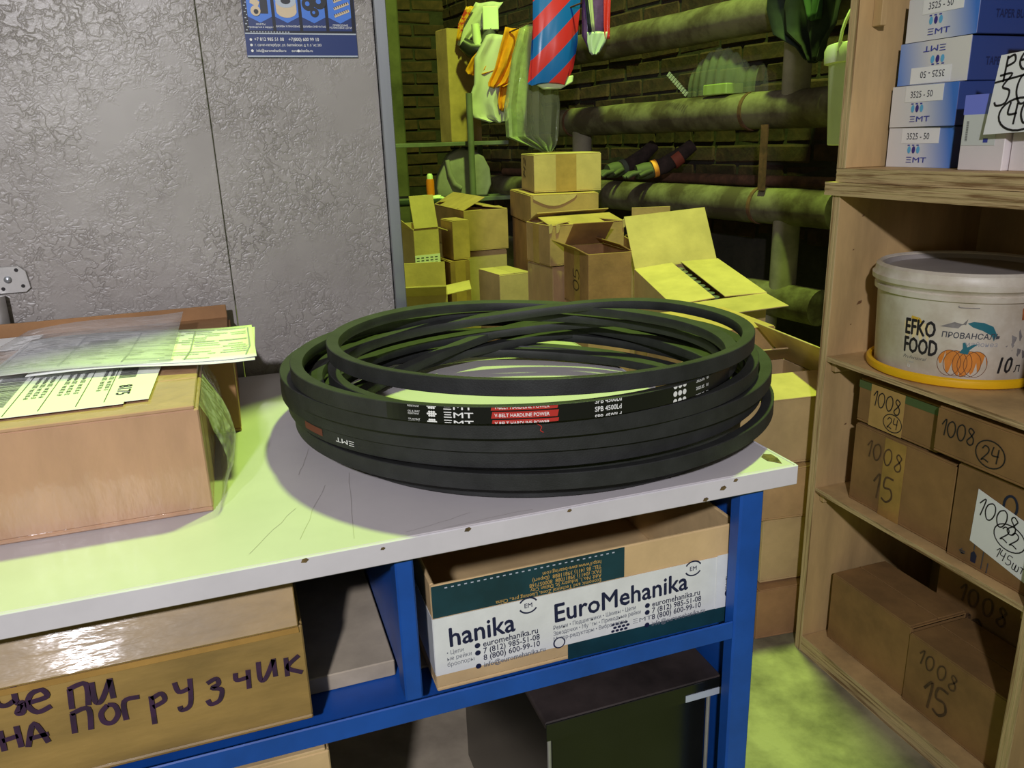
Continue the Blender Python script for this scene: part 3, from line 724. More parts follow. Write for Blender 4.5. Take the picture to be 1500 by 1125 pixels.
# ================================================================== BOOKCASE (lower unit)
bc = thing('plywood_bookcase', 'lower plywood shelf unit standing on the floor at the right', 'shelf', (1.19, .95, 0))
def BC(b, name, m=PLY, **k):
    b.v = [(x-1.19, y-.95, z) for x, y, z in b.v]; return b.build(name, m, bc, **k)
def plyboard(fn, name, x0, y0, z0, x1, y1, z1, axis='h'):
    b = MB(); b.box(x0+.0016, y0, z0, x1, y1, z1); o = fn(b, name, PLY, bevel=.0008)
    # exposed veneer layers along the front edge
    n = 5; e = MB()
    if axis == 'h':
        for i in range(n):
            a = z0+(z1-z0)*i/n; c = z0+(z1-z0)*(i+1)/n; ins = .0006 if i % 2 else 0
            e.box(x0+ins, y0, a, x0+.0016, y1, c)
    else:
        for i in range(n):
            a = y0+(y1-y0)*i/n; c = y0+(y1-y0)*(i+1)/n; ins = .0006 if i % 2 else 0
            e.box(x0+ins, a, z0, x0+.0016, c, z1)
    fn(e, 'veneer_edge', PLYE if axis == 'h' else PLYV)
plyboard(BC, 'side_panel', 1.02, 1.172, .0, 1.36, 1.19, .9375, 'v')
plyboard(BC, 'side_panel', 1.02, .70, .0, 1.36, .718, .9375, 'v')
plyboard(BC, 'top_board', 1.015, .69, .938, 1.365, 1.207, .9605)
plyboard(BC, 'shelf', 1.022, .7185, .634, 1.355, 1.1715, .6435)
plyboard(BC, 'shelf', 1.022, .7185, .3655, 1.355, 1.1715, .3745)
plyboard(BC, 'base_board', 1.02, .7185, .0, 1.355, 1.1715, .036)
b = MB(); b.box(1.3555, .7185, .037, 1.3595, 1.1715, .9375); BC(b, 'back_panel')
for z in (.345, .6135):
    b = MB(); b.box(1.034, 1.159, z, 1.35, 1.1715, z+.02); BC(b, 'cleat', bevel=.001)
    b = MB(); b.box(1.034, .7185, z, 1.35, .731, z+.02); BC(b, 'cleat', bevel=.001)
KNOT = mat('knot', (110, 78, 48), .8)
for x, z, s in ((1.075, .90, .003), (1.085, .74, .006), (1.06, .84, .002), (1.07, .70, .002), (1.08, .5, .003)):
    flat([(-s, -s*.6), (s*.8, -s*.2), (s, s*.7), (-s*.3, s*.5)], frame((x-1.19, 1.1715-.95, z), (1, 0, 0), (0, 0, 1)), KNOT, bc, 'wood_mark')
# upper unit
uc = thing('plywood_shelf_box', 'upper plywood shelf unit stacked on top of the lower one', 'shelf', (1.19, .80, .961))
def UC(b, name, m=PLY, **k):
    b.v = [(x-1.19, y-.80, z-.961) for x, y, z in b.v]; return b.build(name, m, uc, **k)
plyboard(UC, 'bottom_board', 1.02, .45, .9612, 1.36, 1.186, .9845)
plyboard(UC, 'side_panel', 1.02, 1.166, .985, 1.36, 1.186, 1.62, 'v')
plyboard(UC, 'side_panel', 1.02, .45, .985, 1.36, .47, 1.62, 'v')
plyboard(UC, 'shelf', 1.024, .4705, 1.33, 1.355, 1.1655, 1.345)
plyboard(UC, 'top_board', 1.02, .45, 1.6205, 1.36, 1.186, 1.64)
b = MB(); b.box(1.3605, .45, .985, 1.3645, 1.186, 1.62); UC(b, 'back_panel')
b = MB(); b.box(1.05, 1.146, 1.212, 1.062, 1.1655, 1.3295); UC(b, 'cleat', bevel=.001)

# ------------------------------------------------ cartons in the bookcase (front faces -x)
GB = 'cartons kept in the plywood bookcase'
def bcart(name, label, y1, y0, z, h, x0=1.05, depth=.26, m=CARD, rot=0, **k):
    """y1 = far (left in view) edge, y0 = near edge"""
    return Carton(name, label, x0+depth/2, (y0+y1)/2, z, y1-y0, depth, h, -90+rot, m, group=GB, **k)
c = bcart('carton', 'carton marked 1008 15 on the middle shelf, under the one with a circled 24', 1.112, .886, .3748, .150, 1.05, m=CARDO)
f = c.face('front'); hand('1008', .032, f, .034, .100, FADE, c.root, wd=.09, rot=-3, adv=.8); hand('15', .048, f, .058, .030, FADE, c.root, wd=.08, adv=.75)
slab(rc(.075, 0, .123, .149), f, TAPEB, c.root, 'tape', .0001, .0005)
c = bcart('carton', 'shallow carton marked 1008 with circled 24, left of its twin under the bucket shelf', 1.114, .930, .5325, .078, 1.052, m=CARDO)
f = c.face('front'); hand('1008', .028, f, .036, .040, INK, c.root, wd=.08, rot=-2); hand('24', .02, f, .074, .010, INK, c.root, wd=.09, rings=[(.6, .5, 1.05, .8)])
slab(rc(.03, .0, .108, .078), f, TAPEC, c.root, 'tape', .0001, .0005); slab(rc(0, .064, .18, .078), f, mat('green_film', (74, 92, 58), .4), c.root, 'green_edge_film', .0001, .0004)
c = bcart('carton', 'shallow carton marked 1008 with circled 24, above the white paper sheet', .922, .733, .5445, .074, 1.034, m=CARDO)
f = c.face('front'); hand('1008', .027, f, .012, .032, INK, c.root, wd=.08, rot=1); hand('24', .025, f, .088, .018, INK, c.root, wd=.08, rings=[(.6, .5, 1.0, .85)])
c = bcart('carton', 'carton with white paper sheet reading 1008 22 on the middle shelf', .880, .733, .3748, .160, 1.045, m=CARDO)
f = c.face('front')
slab([(.040, .044), (.145, .020), (.147, .110), (.042, .134)], f, PAPER, c.root, 'paper_sheet', .0003, .0008)
hand('1008', .030, f, .045, .094, INK, c.root, wd=.07, rot=-8, z=.0012); hand('22', .024, f, .089, .070, INK, c.root, wd=.08, rot=-6, rings=[(.62, .45, 1.1, .85)], z=.0012); hand('145шт', .017, f, .086, .040, INK, c.root, wd=.08, rot=-10, z=.0012)
lines_part([[(.098+.011*math.cos(R(a)), .128+.017*math.sin(R(a))) for a in range(-30, 211, 20)]], .004, f, NAVI, c.root, 'handwriting')
text('⇐', .016, f, .022, .014, PDARK, c.root); flat([(.046, .010), (.055, .010), (.056, .024), (.050, .030), (.045, .024)], f, NAVI, c.root, 'handling_symbol'); lines_part([[(.05, .031), (.05, .046), (.044, .048)], [(.066, .006), (.067, .038), (.062, .042), (.071, .042)], [(.076, .004), (.077, .022)]], .0016, f, PDARK, c.root, 'handling_symbol')
c = bcart('carton', 'wide plain carton at the far end of the bottom shelf', 1.150, .946, .0362, .148, 1.066, .13, m=CARDO)
c = bcart('carton', 'carton marked 1008 15 at the near end of the bottom shelf', .944, .722, .0362, .140, 1.062, .13, m=CARDO)
f = c.face('front'); hand('1008', .03, f, .025, .098, FADE, c.root, wd=.1, rot=-6, adv=.85); hand('15', .055, f, .045, .025, FADE, c.root, wd=.09)
c = bcart('carton', 'carton marked 1008 19 at the back of the bottom shelf', 1.020, .800, .0362, .226, 1.20, .15, m=CARDO)
f = c.face('front'); hand('1008', .036, f, .05, .165, FADE, c.root, wd=.1, rot=-3, adv=.85); hand('19', .045, f, .065, .100, FADE, c.root, wd=.11)

# ------------------------------------------------ blue boxes on the upper unit
def gradmat(name, c0, c1, c2, ang):
    m = bpy.data.materials.new(name); m.use_nodes = True; nt = m.node_tree; N = nt.nodes; L = nt.links
    tc = N.new('ShaderNodeTexCoord'); mp = N.new('ShaderNodeMapping'); mp.inputs['Rotation'].default_value = (0, R(ang), 0); mp.inputs['Scale'].default_value = (7.2,)*3; mp.inputs['Location'].default_value = (.5, 0, 0)
    L.new(tc.outputs['Object'], mp.inputs[0]); sp = N.new('ShaderNodeSeparateXYZ'); L.new(mp.outputs[0], sp.inputs[0])
    r = N.new('ShaderNodeValToRGB'); L.new(sp.outputs[0], r.inputs[0])
    r.color_ramp.elements[0].color = rgb(c0); r.color_ramp.elements[1].color = rgb(c2); e = r.color_ramp.elements.new(.55); e.color = rgb(c1)
    L.new(r.outputs[0], N['Principled BSDF'].inputs['Base Color']); N['Principled BSDF'].inputs['Roughness'].default_value = .4
    return m
GR = gradmat('box_print_white_to_blue', (224, 222, 220), (214, 216, 222), (66, 122, 210), 12)
GR2 = gradmat('box_print_blue_to_white', (72, 130, 216), (216, 214, 212), (222, 220, 214), 12)
NAVB = mat('box_navy', (52, 74, 138), .4); ICON = mat('logo_blue', (60, 70, 160), .5); ICONL = mat('logo_sky', (96, 176, 220), .5); ICOND = mat('logo_violet', (58, 44, 130), .5)
def partbox(label, y1, y0, z, h, x0, flip, depth=.2, rot=0, txt='3525 - 50', grad=None):
    t = thing('part_box', label, 'box', (x0+depth/2, (y0+y1)/2, z), -90+rot, 'blue and white part boxes stacked on the upper shelf')
    W, Dp = (y1-y0)/2, depth/2
    MB().box(-W, -Dp+.0012, 0, W, Dp, h).build('body', NAVB, t, bevel=.001)
    b = MB(); b.box(-W, -Dp, 0, W, -Dp+.001, h); b.build('printed_front', grad or (GR2 if flip else GR), t)
    Fm = frame((-W, -Dp-.0003, 0), (1, 0, 0), (0, 0, 1))
    if flip: Fm = frame((W, -Dp-.0003, h), (-1, 0, 0), (0, 0, -1))
    w_ = 2*W
    slab(rc(w_*.22, h*.60, w_*.80, h*.985), Fm, PAPER, t, 'label', .0001, .0004)
    text(txt, .0148, Fm, w_*.30, h*.70, PDARK, t, sx=.84, bold=.004)
    for i, (mm, dx) in enumerate(((ICONL, 0), (ICOND, .0095), (ICONL, .019))):
        flat(disc(w_*.36+dx, h*.44, .0036, 12, .006), Fm, mm, t, 'emblem'); flat(rc(w_*.33+dx, h*.54, w_*.33+dx+.005, h*.57), Fm, ICON, t, 'emblem')
    text('ΞMT', .0125, Fm, w_*.32, h*.12, ICON, t, sx=1.75, bold=.004)
    SF = frame((W+.0003, -Dp, 0), (0, 1, 0), (0, 0, 1)); text('TAPER BUSH', .017, SF, .035, h*.35, mat('navy_dark_print', (36, 48, 96), .5), t, sx=.8, bold=.01)
    return t
partbox('blue and white part box labelled 3525 - 50, lowest of its stack', 1.156, 1.020, .9848, .0645, 1.10, False)
partbox('blue and white part box labelled 3525 - 50, second from the bottom of its stack', 1.151, 1.012, .9848+.0655, .0655, 1.095, False, rot=-2)
partbox('blue and white part box standing upside down in its stack', 1.150, 1.015, .9848+.132, .0655, 1.10, True, rot=2)
partbox('blue and white part box at the top of its stack', 1.141, 1.006, .9848+.1985, .066, 1.10, False, rot=1)
LIL = mat('lilac_print', (120, 132, 226), .5); WCARD = mat('white_card', (226, 218, 218), .6, var=.04)
t = thing('small_white_box', 'narrow white box with lilac top band and barcode on the upper shelf', 'box', (1.10, .931, .9848), -90)
MB().box(-.038, -.04, 0, .038, .04, .108).build('body', WCARD, t, bevel=.001)
f = frame((-.038, -.0404, 0), (1, 0, 0), (0, 0, 1)); slab(rc(0, .080, .076, .108), f, LIL, t, 'lilac_band', 0, .0003); slab(rc(.002, .036, .060, .080), f, mat('pale_label', (206, 210, 206), .6), t, 'label', 0, .0004)
lines_part([[(.008, .043+i*.0016), (.012, .043+i*.0016)] for i in range(18)], .0008, f, INK, t, 'barcode'); flat(rc(.040, .040, .048, .046), f, ICON, t, 'emblem', .0006)
t = thing('beige_box', 'beige box right of the narrow white box, behind the paper price sign', 'box', (1.12, .845, .9848), -90)
MB().box(-.045, -.05, 0, .045, .05, .115).build('body', WCARD, t, bevel=.001); slab(rc(.03, .028, .085, .055), frame((-.045, -.0504, 0), (1, 0, 0), (0, 0, 1)), mat('pale_label', (206, 210, 206)), t, 'label', 0, .0004)
text('FMT', .012, frame((-.045, -.0506, 0), (1, 0, 0), (0, 0, 1)), .036, .034, ICON, t)
t = thing('white_box', 'plain white box lying above the paper price sign', 'box', (1.155, .84, 1.1006), -90)
MB().box(-.065, -.06, 0, .065, .06, .10).build('body', WCARD, t, bevel=.001); slab(rc(.06, .02, .12, .08), frame((-.065, -.0604, 0), (1, 0, 0), (0, 0, 1)), PAPER, t, 'label', 0, .0004)
# handwritten sign
sg = thing('price_sign', 'white paper sign with handwritten numbers taped over the boxes', 'sign', (1.052, .918, 1.036), -90)
f = frame((0, -.006, 0), (1, 0, .02), (.04, 0, 1))
slab([(0, 0), (.15, .004), (.15, .112), (.008, .106)], f, PAPER, sg, 'sheet', 0, .0007)
f2 = f @ Matrix.Translation((0, 0, .0004))
hand('рез', .034, f2, .016, .083, INK, sg, wd=.09); lines_part([[(.005, .070), (.06, .078), (.14, .083)]], .0028, f2, INK, sg, 'underline', .0008)
hand('300', .042, f2, .010, .038, INK, sg, wd=.07, adv=.75); hand('40', .030, f2, .034, .012, INK, sg, wd=.1, adv=.7, rings=[(.62, .45, 1.05, .72)])

# ------------------------------------------------ mayonnaise bucket
bu = thing('mayonnaise_bucket', 'white printed mayonnaise bucket standing in a yellow lid on the bookcase shelf', 'bucket', (1.168, 1.022, .6437))
BR0, BR1, BH = .128, .136, .175
MB().lathe([(0, .006), (BR0, .006), (BR0+.001, .008), (BR1, BH-.002), (BR1-.004, BH-.002), (BR1-.004, BH-.01), (0, BH-.012)], 72).build('body', BUCK, bu, smooth=True)
MB().lathe([(BR1-.001, BH-.036), (BR1+.004, BH-.034), (BR1+.0045, BH-.026), (BR1+.001, BH-.024), (BR1+.003, BH-.020), (BR1+.0095, BH-.016), (BR1+.010, BH-.008), (BR1+.006, BH-.004), (BR1+.005, BH+.006), (BR1-.001, BH+.0105), (BR1-.005, BH+.008), (BR1-.007, BH-.003)], 72).build('rim', BUCK, bu, smooth=True)
MB().lathe([(0, BH-.004), (BR1-.006, BH-.004), (BR1-.0055, BH+.006), (BR1-.009, BH+.006), (BR1-.013, BH-.001), (0, BH-.0005)], 72).build('lid_disc', BUCKG, bu, smooth=True)
MB().lathe([(0, 0), (BR0+.008, 0), (BR0+.013, .003), (BR0+.0145, .010), (BR0+.0135, .0145), (BR0+.0095, .017), (BR0+.006, .015), (BR0+.005, .004), (0, .004)], 72).build('yellow_lid', YELL, bu, smooth=True)
def buck(th0, e=.0006):
    def f(u, v):
        r = BR0+(BR1-BR0)*(v-.008)/(BH-.01)+e; th = R(th0)+u/.131
        return Vector((r*math.cos(th), r*math.sin(th), v))
    return f
MUS = mat('mustard_print', (226, 186, 60), .5, var=.2, vscale=30); PUMP = mat('pumpkin_orange', (226, 140, 54), .5, var=.15, vscale=20); TEALL = mat('leaf_teal', (34, 108, 122), .5); GREYL = mat('sketch_grey', (150, 144, 142), .6, var=.25, vscale=40)
def bpoly(poly, th0, m, name, e=.0006):
    # fan strip so the patch follows the curve
    me = bpy.data.meshes.new(name); bm = bmesh.new()
    fc = bm.faces.new([bm.verts.new((x, y, 0)) for x, y in poly])
    x = min(q[0] for q in poly)+.003
    while x < max(q[0] for q in poly):
        bmesh.ops.bisect_plane(bm, geom=bm.verts[:]+bm.edges[:]+bm.faces[:], plane_co=(x, 0, 0), plane_no=(1, 0, 0)); x += .003
    bm.to_mesh(me); bm.free()
    wrapped('', 0, buck(th0, e), m, bu, mesh=me, name=name)
T0 = 183.0   # leftmost lettering
bpoly([(-.006, .040), (.048, .026), (.050, .085), (.040, .092), (.030, .108), (.016, .110), (.012, .098), (-.004, .060)], T0, MUS, 'yellow_smear', .0004)
bpoly([(.002, .058), (.046, .046), (.046, .1), (.004, .1)], T0, mat('cream_print', (226, 206, 158), .5), 'pale_panel', .0005)
wrapped('EFKO', .037, buck(T0+2, .0008), INK, bu, bold=.03, sx=.56, u0=0, v0=.079)
wrapped('FOOD', .037, buck(T0+2, .0008), INK, bu, bold=.03, sx=.53, u0=0, v0=.048)
wrapped('Professional', .0085, buck(T0+2, .0008), PDARK, bu, shear=.4, u0=.001, v0=.037, sx=.95)
wrapped('fomula', .0055, buck(T0+2, .0008), PGREY, bu, shear=.3, u0=.008, v0=.030)
bpoly([(.008, .022), (.020, .020), (.022, .030), (.014, .034), (.008, .032)], T0+2, PDARK, 'emblem'); wrapped('Li', .007, buck(T0+2, .001), WHITE, bu, bold=.02, u0=.011, v0=.0225)
wrapped('ПРОВАНСАЛЬ', .0128, buck(T0+28, .0008), PDARK, bu, bold=.02, sx=.93, u0=0, v0=.082, shear=.06)
wrapped('майонез', .0105, buck(T0+28, .0008), PGREY, bu, sx=1.1, u0=.034, v0=.070)
T1 = T0+38
for dx, rx in ((-.019, .017), (.019, .017), (-.010, .017), (.010, .017), (0, .014)):
    bpoly(disc(.012+dx, .040, rx, 18, .0215), T1, PUMP, 'pumpkin_print', .0007+.0001*(19-abs(dx*1000))/10)
    lines = [[(.012+dx+rx*math.cos(R(a)), .040+.0215*math.sin(R(a))) for a in range(0, 361, 15)]]
    wrapped('', 0, buck(T1, .0010+.0001*(19-abs(dx*1000))/10), mat('sketch_brown', (110, 66, 36), .6), bu, mesh=ribbon(lines, .0009), name='pumpkin_outline')
bpoly([(.006, .058), (.018, .056), (.020, .064), (.030, .074), (.024, .073), (.016, .068), (.012, .076), (.009, .075), (.010, .066)], T1, TEALL, 'pumpkin_stem', .0013)
bpoly([(.012, .107), (.020, .101), (.034, .096), (.048, .088), (.052, .079), (.055, .090), (.048, .103), (.034, .109), (.020, .110)], T1, TEALL, 'leaf_print', .0007)
bpoly([(-.026, .099), (.0, .098), (.012, .114), (.010, .104), (-.006, .108)], T1, GREYL, 'sketch_print', .0005)
bpoly([(.036, .018), (.05, .030), (.058, .04), (.048, .042), (.04, .03), (.024, .022)], T1, MUS, 'yellow_smear', .0005)
T2 = T1+32
bpoly([(.008, .112), (.05, .112), (.05, .135), (.012, .138), (.006, .130)], T2+4, mat('orange_patch', (206, 120, 70), .5, var=.3, vscale=40), 'orange_patch')
for k in range(9):
    a = R(20+k*38); cx, cy = .020, .066
    bpoly([(cx, cy), (cx+.014*math.cos(a-.35), cy+.020*math.sin(a-.35)), (cx+.022*math.cos(a), cy+.032*math.sin(a)), (cx+.014*math.cos(a+.35), cy+.020*math.sin(a+.35))], T2, GREYL, 'sketch_print', .0004+.00003*k)
wrapped('10', .038, buck(T2-6, .0010), INK, bu, bold=.02, sx=.72, u0=0, v0=.026, shear=.15); wrapped('л', .022, buck(T2-6, .0010), INK, bu, u0=.033, v0=.026)
wrapped('', 0, buck(T1-2, .0012), GREYL, bu, mesh=ribbon([smoothline([(.002, BH-.040), (.004, BH-.043), (.03, BH-.043)])], .0012), name='moulded_clip')

# ------------------------------------------------ pale bucket hanging behind the bookcase
hb = thing('pale_bucket', 'pale translucent bucket hanging behind the upper shelf unit', 'bucket', (1.215, 1.315, 1.02))
MB().lathe([(0, 0), (.084, 0), (.086, .002), (.096, .168), (.094, .168), (.084, .004), (0, .004)], 40).build('body', PALEB, hb, smooth=True)
MB().lathe([(.095, .15), (.1035, .152), (.1045, .175), (.100, .185), (.094, .187), (.093, .17)], 40).build('rim', PALEB, hb, smooth=True)
pts = [(.101*math.cos(R(a)), -.0, .178+.085*math.sin(R(a))) for a in range(0, 181, 12)]
MB().tube([(-.103, .0, .17)]+[(-.101*math.cos(R(a)), .0, .18+.105*math.sin(R(a))) for a in range(4, 177, 10)]+[(.103, .0, .17)], .003, 8).build('handle', PALEB, hb, smooth=True)
MB().tube([(0, 0, .286), (0, -.02, .30), (0, -.129, .30)], .003, 8).build('hook', ZINC, hb)

# ================================================================== PIPE REGISTER
pg = thing('pipe_register', 'register of four thick painted heating pipes along the brick wall', 'pipes', Q0)
def PG(b, name, m=PIPE, **k):
    b.v = [(x-Q0.x, y-Q0.y, z) for x, y, z in b.v]; return b.build(name, m, pg, **k)
PR = .066
for z, s0, s1 in ((1.455, -.12, 2.5), (1.125, -.12, 1.75), (.785, .0, 2.9), (.44, .04, 2.9)):
    b = MB(); n = 14; b.tube([alongpipe(s0+(s1-s0)*i/n, z+.002*math.sin(i*2.1)) for i in range(n+1)], PR, 24); PG(b, 'pipe', smooth=True)
for z0, z1, s in ((1.17, 1.41, .22), (.83, 1.08, 1.55), (.485, .74, .22), (.03, .395, .3), (.03, .395, 2.3)):
    b = MB(); b.tube([alongpipe(s, z0), alongpipe(s, z1)], .048, 20); PG(b, 'riser', PIPEW, smooth=True)
b = MB(); b.box(-.016, -.003, .845, .016, .003, 1.075, Matrix.Translation(alongpipe(.30, 0, -.055)) @ Matrix.Rotation(R(100), 4, 'Z')); PG(b, 'flat_bar', RUST)
b = MB(); b.tube([alongpipe(-.1, .865, .13), alongpipe(2.6, .865, .13)], .022, 12); PG(b, 'thin_pipe', RUST, smooth=True)
for s, z in ((1.62, 1.125), (.42, 1.125), (.35, .785)):
    b = MB(); b.tube([alongpipe(s-.008, z), alongpipe(s+.008, z)], PR+.004, 24); PG(b, 'weld_bead', RUST, smooth=True)

# ================================================================== STORAGE CARTONS
GS = 'cartons piled in the storage area'
def sc(label, x, y, z, w_, d, h, rot, m=CARD, **k): return Carton('carton', label, x, y, z, w_, d, h, rot, m, group=GS, **k)
c1 = sc('taped carton at the very top of the tall stack', 1.262, 3.048, .8545, .262, .30, .138, -10.7, CARD2, tape=None)
f = c1.face('front'); slab(rc(.085, 0, .165, .138), f, TAPEC, c1.root, 'tape', .0001, .0006); slab(rc(.09, .2, .17, .295), c1.face('top'), TAPEC, c1.root, 'tape', .0001, .0006)
hand('142', .05, c1.face('left'), .10, .04, FADE, c1.root, wd=.12, rot=80)
c2 = sc('carton directly under the topmost carton, its flap drooping forward', 1.232, 3.062, .742, .265, .43, .105, -8.7, CARD)
bb = MB(); W2 = .1325
for i in range(13): pass
pf = [(.01+.24*i/12, .105-.012-.028*math.sin(math.pi*min(1, i/8))*(1 if i <= 8 else 0)) for i in range(13)]
slab([(.01, .105)]+pf[:9]+[(.18, .105)], c2.face('front'), CARD2, c2.root, 'drooping_flap', .0004, .003)
sc('tall carton supporting the tall stack', 1.232, 3.07, 0, .25, .40, .7355, -8.7, CARD3)
c3 = sc('carton with torn bulging top in front of the tall stack', 1.179, 2.712, .620, .298, .20, .138, 4, CARD, flaps={'left': (.08, 8), 'right': (.08, 8), 'front': (.105, 12), 'back': (.10, 22)})
slab(rc(.06, .0, .11, .138), c3.face('left'), TAPEC, c3.root, 'tape', .0001, .0006)
for q in ((-.147, -.1005), (-.12, -.1015), (.147, -.1005)):
    bb = MB(); bb.prism([(-.006, -.02), (.004, -.016), (.009, .004), (.002, .014), (-.007, .008)], 0, .003, frame((q[0], q[1], .134), (1, 0, 0), (0, 0, 1))); bb.build('torn_edge', CARD2, c3.root)
sc('film-covered carton below the torn one', 1.165, 2.718, .395, .26, .195, .2175, 7, WRAP)
sc('lowest carton under the film-covered one', 1.165, 2.718, 0, .26, .195, .3885, 7, CARD3)
c4 = sc('brown carton with one bright flap, left of the open carton', 1.150, 2.462, .505, .150, .245, .186, -4, CARD3, flaps={'back': (.13, 40), 'right': (.05, 30), 'left': (.05, 150)})
slab(rc(.11, .0, .165, .186), c4.face('left'), TAPEB, c4.root, 'tape', .0001, .0006); hand('05', .06, c4.face('left'), .155, .05, FADE, c4.root, wd=.1, rot=90)
sc('carton under the brown one with the bright flap', 1.150, 2.462, 0, .15, .24, .498, -4, CARD)
# open carton with big bright flaps (leaning)
c5 = sc('open carton with wide bright flaps in front of the pipes', 1.353, 2.150, .30, .285, .365, .325, -10, CARD2, flaps=None, tilt=(8, -4))
for k, L, a in (('back', .185, 128), ('front', .135, 176)): c5.flap(k, L, a, 0)
c5.flap('left', .128, 2.5, -.002); c5.flap('right', .128, 2.5, -.002)
for i in range(9): MB().lathe([(0, 0), (.013, 0), (.013, .018), (0, .018)], 10, Matrix.Translation((0, -.145+i*.036, .302))).build('metal_part', STEEL, c5.root)
f = c5.face('left'); hand('1840', .05, f, .235, .17, FADE, c5.root, wd=.08, adv=.5); hand('200', .05, f, .245, .10, FADE, c5.root, wd=.08, adv=.5)
f = c5.face('back') if False else None
sc('carton supporting the open one with wide flaps', 1.37, 2.17, 0, .30, .38, .243, -10, CARD3)
c5b = sc('carton with an upright brown flap behind the open one', 1.385, 2.545, 0, .14, .12, .705, -16, CARD, flaps={'front': (.11, 88), 'back': (.05, 8)})
# left stacks
c6 = sc('carton with one flap raised, left of the tall stack', 1.003, 3.48, .607, .195, .46, .166, 1.3, CARD, flaps={'left': (.11, 28), 'right': (.11, 8), 'back': (.1, 10), 'front': (.1, 4)})
c7 = sc('carton under the raised-flap one', 1.003, 3.485, 0, .185, .45, .600, 1, CARD2)
c8 = sc('small carton with a seam on top, low beside the stacks', 0.990, 2.985, .30, .13, .19, .256, 8, CARD2, seam='y')
sc('carton under the small seamed one', 0.990, 2.985, 0, .13, .19, .293, 8, CARD)
c9 = sc('carton with white printed film, next to the partition', .700, 3.285, .52, .11, .27, .205, 11, CARD2, flaps={'left': (.1, 140), 'front': (.13, 75), 'right': (.045, 200)})
f = c9.face('front'); slab(rc(.0, .0, .11, .10), f, PAPER, c9.root, 'printed_film', .0003, .001)
for i in range(8): lines_part([[(.006+.02*j, .012+i*.011), (.018+.02*j, .012+i*.011)] for j in range(5)], .004, f, PDARK, c9.root, 'printed_text', .0014)
sc('carton under the one with printed film', .70, 3.285, 0, .12, .27, .513, 11, CARD)
c10 = sc('taped narrow carton between the printed-film one and the raised-flap stack', .853, 3.225, .35, .085, .15, .232, 4, CARD3)
slab(rc(.02, 0, .065, .235), c10.face('front'), TAPEC, c10.root, 'tape', .0001, .0006)
sc('narrow carton on top of the taped narrow one', .864, 3.225, .589, .072, .14, .155, 5, CARD)
sc('carton under the taped narrow one', .853, 3.225, 0, .085, .15, .343, 4, CARD)
c11 = sc('low open carton beside the partition trim', .640, 2.915, .22, .19, .2, .30, -14, CARD2, flaps={'back': (.09, 92), 'front': (.09, 150), 'left': (.09, 160), 'right': (.09, 170)})
sc('carton under the low open one', .64, 2.915, 0, .19, .2, .213, -14, CARD)
# stack between the bench and the bookcase
GR_ = 'cartons stacked between the bench and the bookcase'
def rs(label, x, y, z, w_, d, h, rot, m=CARD, **k): return Carton('carton', label, x, y, z, w_, d, h, rot, m, group=GR_, **k)
rs('lowest carton of the stack beside the bookcase foot', 1.095, 1.365, 0, .25, .28, .1165, -6, CARD3)
rs('second carton from the floor in the stack beside the bookcase', 1.105, 1.375, .1235, .24, .26, .146, -6, CARD2)
c = rs('third carton from the floor in the stack beside the bookcase', 1.095, 1.37, .275, .25, .27, .110, -8, CARD, tape=TAPEB)
c = rs('large carton on top of the stack beside the bookcase, one flap up', 1.045, 1.40, .3905, .29, .28, .140, -6, CARD2, flaps={'front': (.11, 10), 'back': (.1, 30), 'left': (.1, 8), 'right': (.13, 48)}, tape=None)
c = rs('carton with bright top standing behind the stack beside the bookcase', 1.09, 1.675, .40, .22, .24, .205, -4, CARD)
rs('carton under the bright-topped one behind the stack', 1.09, 1.675, 0, .22, .24, .393, -4, CARD3)

# ================================================================== RACK WITH CANISTER
rk = thing('metal_rack', 'grey metal rack at the far end holding a canister and tall carton', 'rack', (1.16, 4.25, 0))
GP = mat('grey_paint', (112, 116, 108), .6, var=.2)
for x, y in ((-.42, -.21), (.03, -.21), (-.42, .2), (.2, .2)): MB().tube([(x, y, 0), (x, y, 1.28 if (x, y) == (.03, -.21) else 1.03)], .0165, 12).build('post', GP, rk, smooth=True)
MB().box(-.45, -.16, 1.03, .25, .22, 1.05).build('shelf', GP, rk, bevel=.002)
MB().box(-.45, -.19, .752, .25, .22, .772).build('shelf', GP, rk, bevel=.002)
MB().tube([(-.6, -.215, .765), (-.2, -.22, .762), (.06, -.22, .757)], .016, 10).build('front_bar', DKGRN, rk, smooth=True)
jc = thing('canister', 'grey plastic canister with round cap on the metal rack', 'canister', (1.18, 4.20, .7725), -8)
prof = [(-.14, 0), (.12, 0), (.145, .06), (.14, .14), (.11, .20), (.06, .235), (-.02, .245), (-.075, .215), (-.13, .11), (-.145, .05)]
b = MB(); b.prism(prof, -.07, .07, frame((0, 0, 0), (1, 0, 0), (0, 0, 1))); b.build('body', GREYP, jc, bevel=.012, seg=3, smooth=True)
MB().lathe([(0, 0), (.024, 0), (.026, .004), (.026, .022), (.022, .026), (0, .026)], 24, Matrix.Translation((.0, -.03, .215)) @ Matrix.Rotation(R(50), 4, 'X')).build('cap', GREYP, jc, smooth=True)
b = MB(); b.prism([(-.05, .07), (-.02, .05), (.0, .07), (-.005, .12), (-.03, .17), (-.055, .19), (-.065, .17)], -.074, -.069, frame((0, 0, 0), (1, 0, 0), (0, 0, 1))); b.build('handle_recess', mat('dark_grey_plastic', (84, 82, 84), .5), jc, bevel=.002)
b = MB(); b.tube([(-.085, -.076, .19), (-.075, -.08, .12), (-.055, -.08, .07), (-.02, -.077, .045)], .013, 10); b.build('handle', GREYP, jc, smooth=True)
ob = thing('orange_bottle', 'small orange bottle with pale cap beside the canister', 'bottle', (.985, 4.12, .7725))
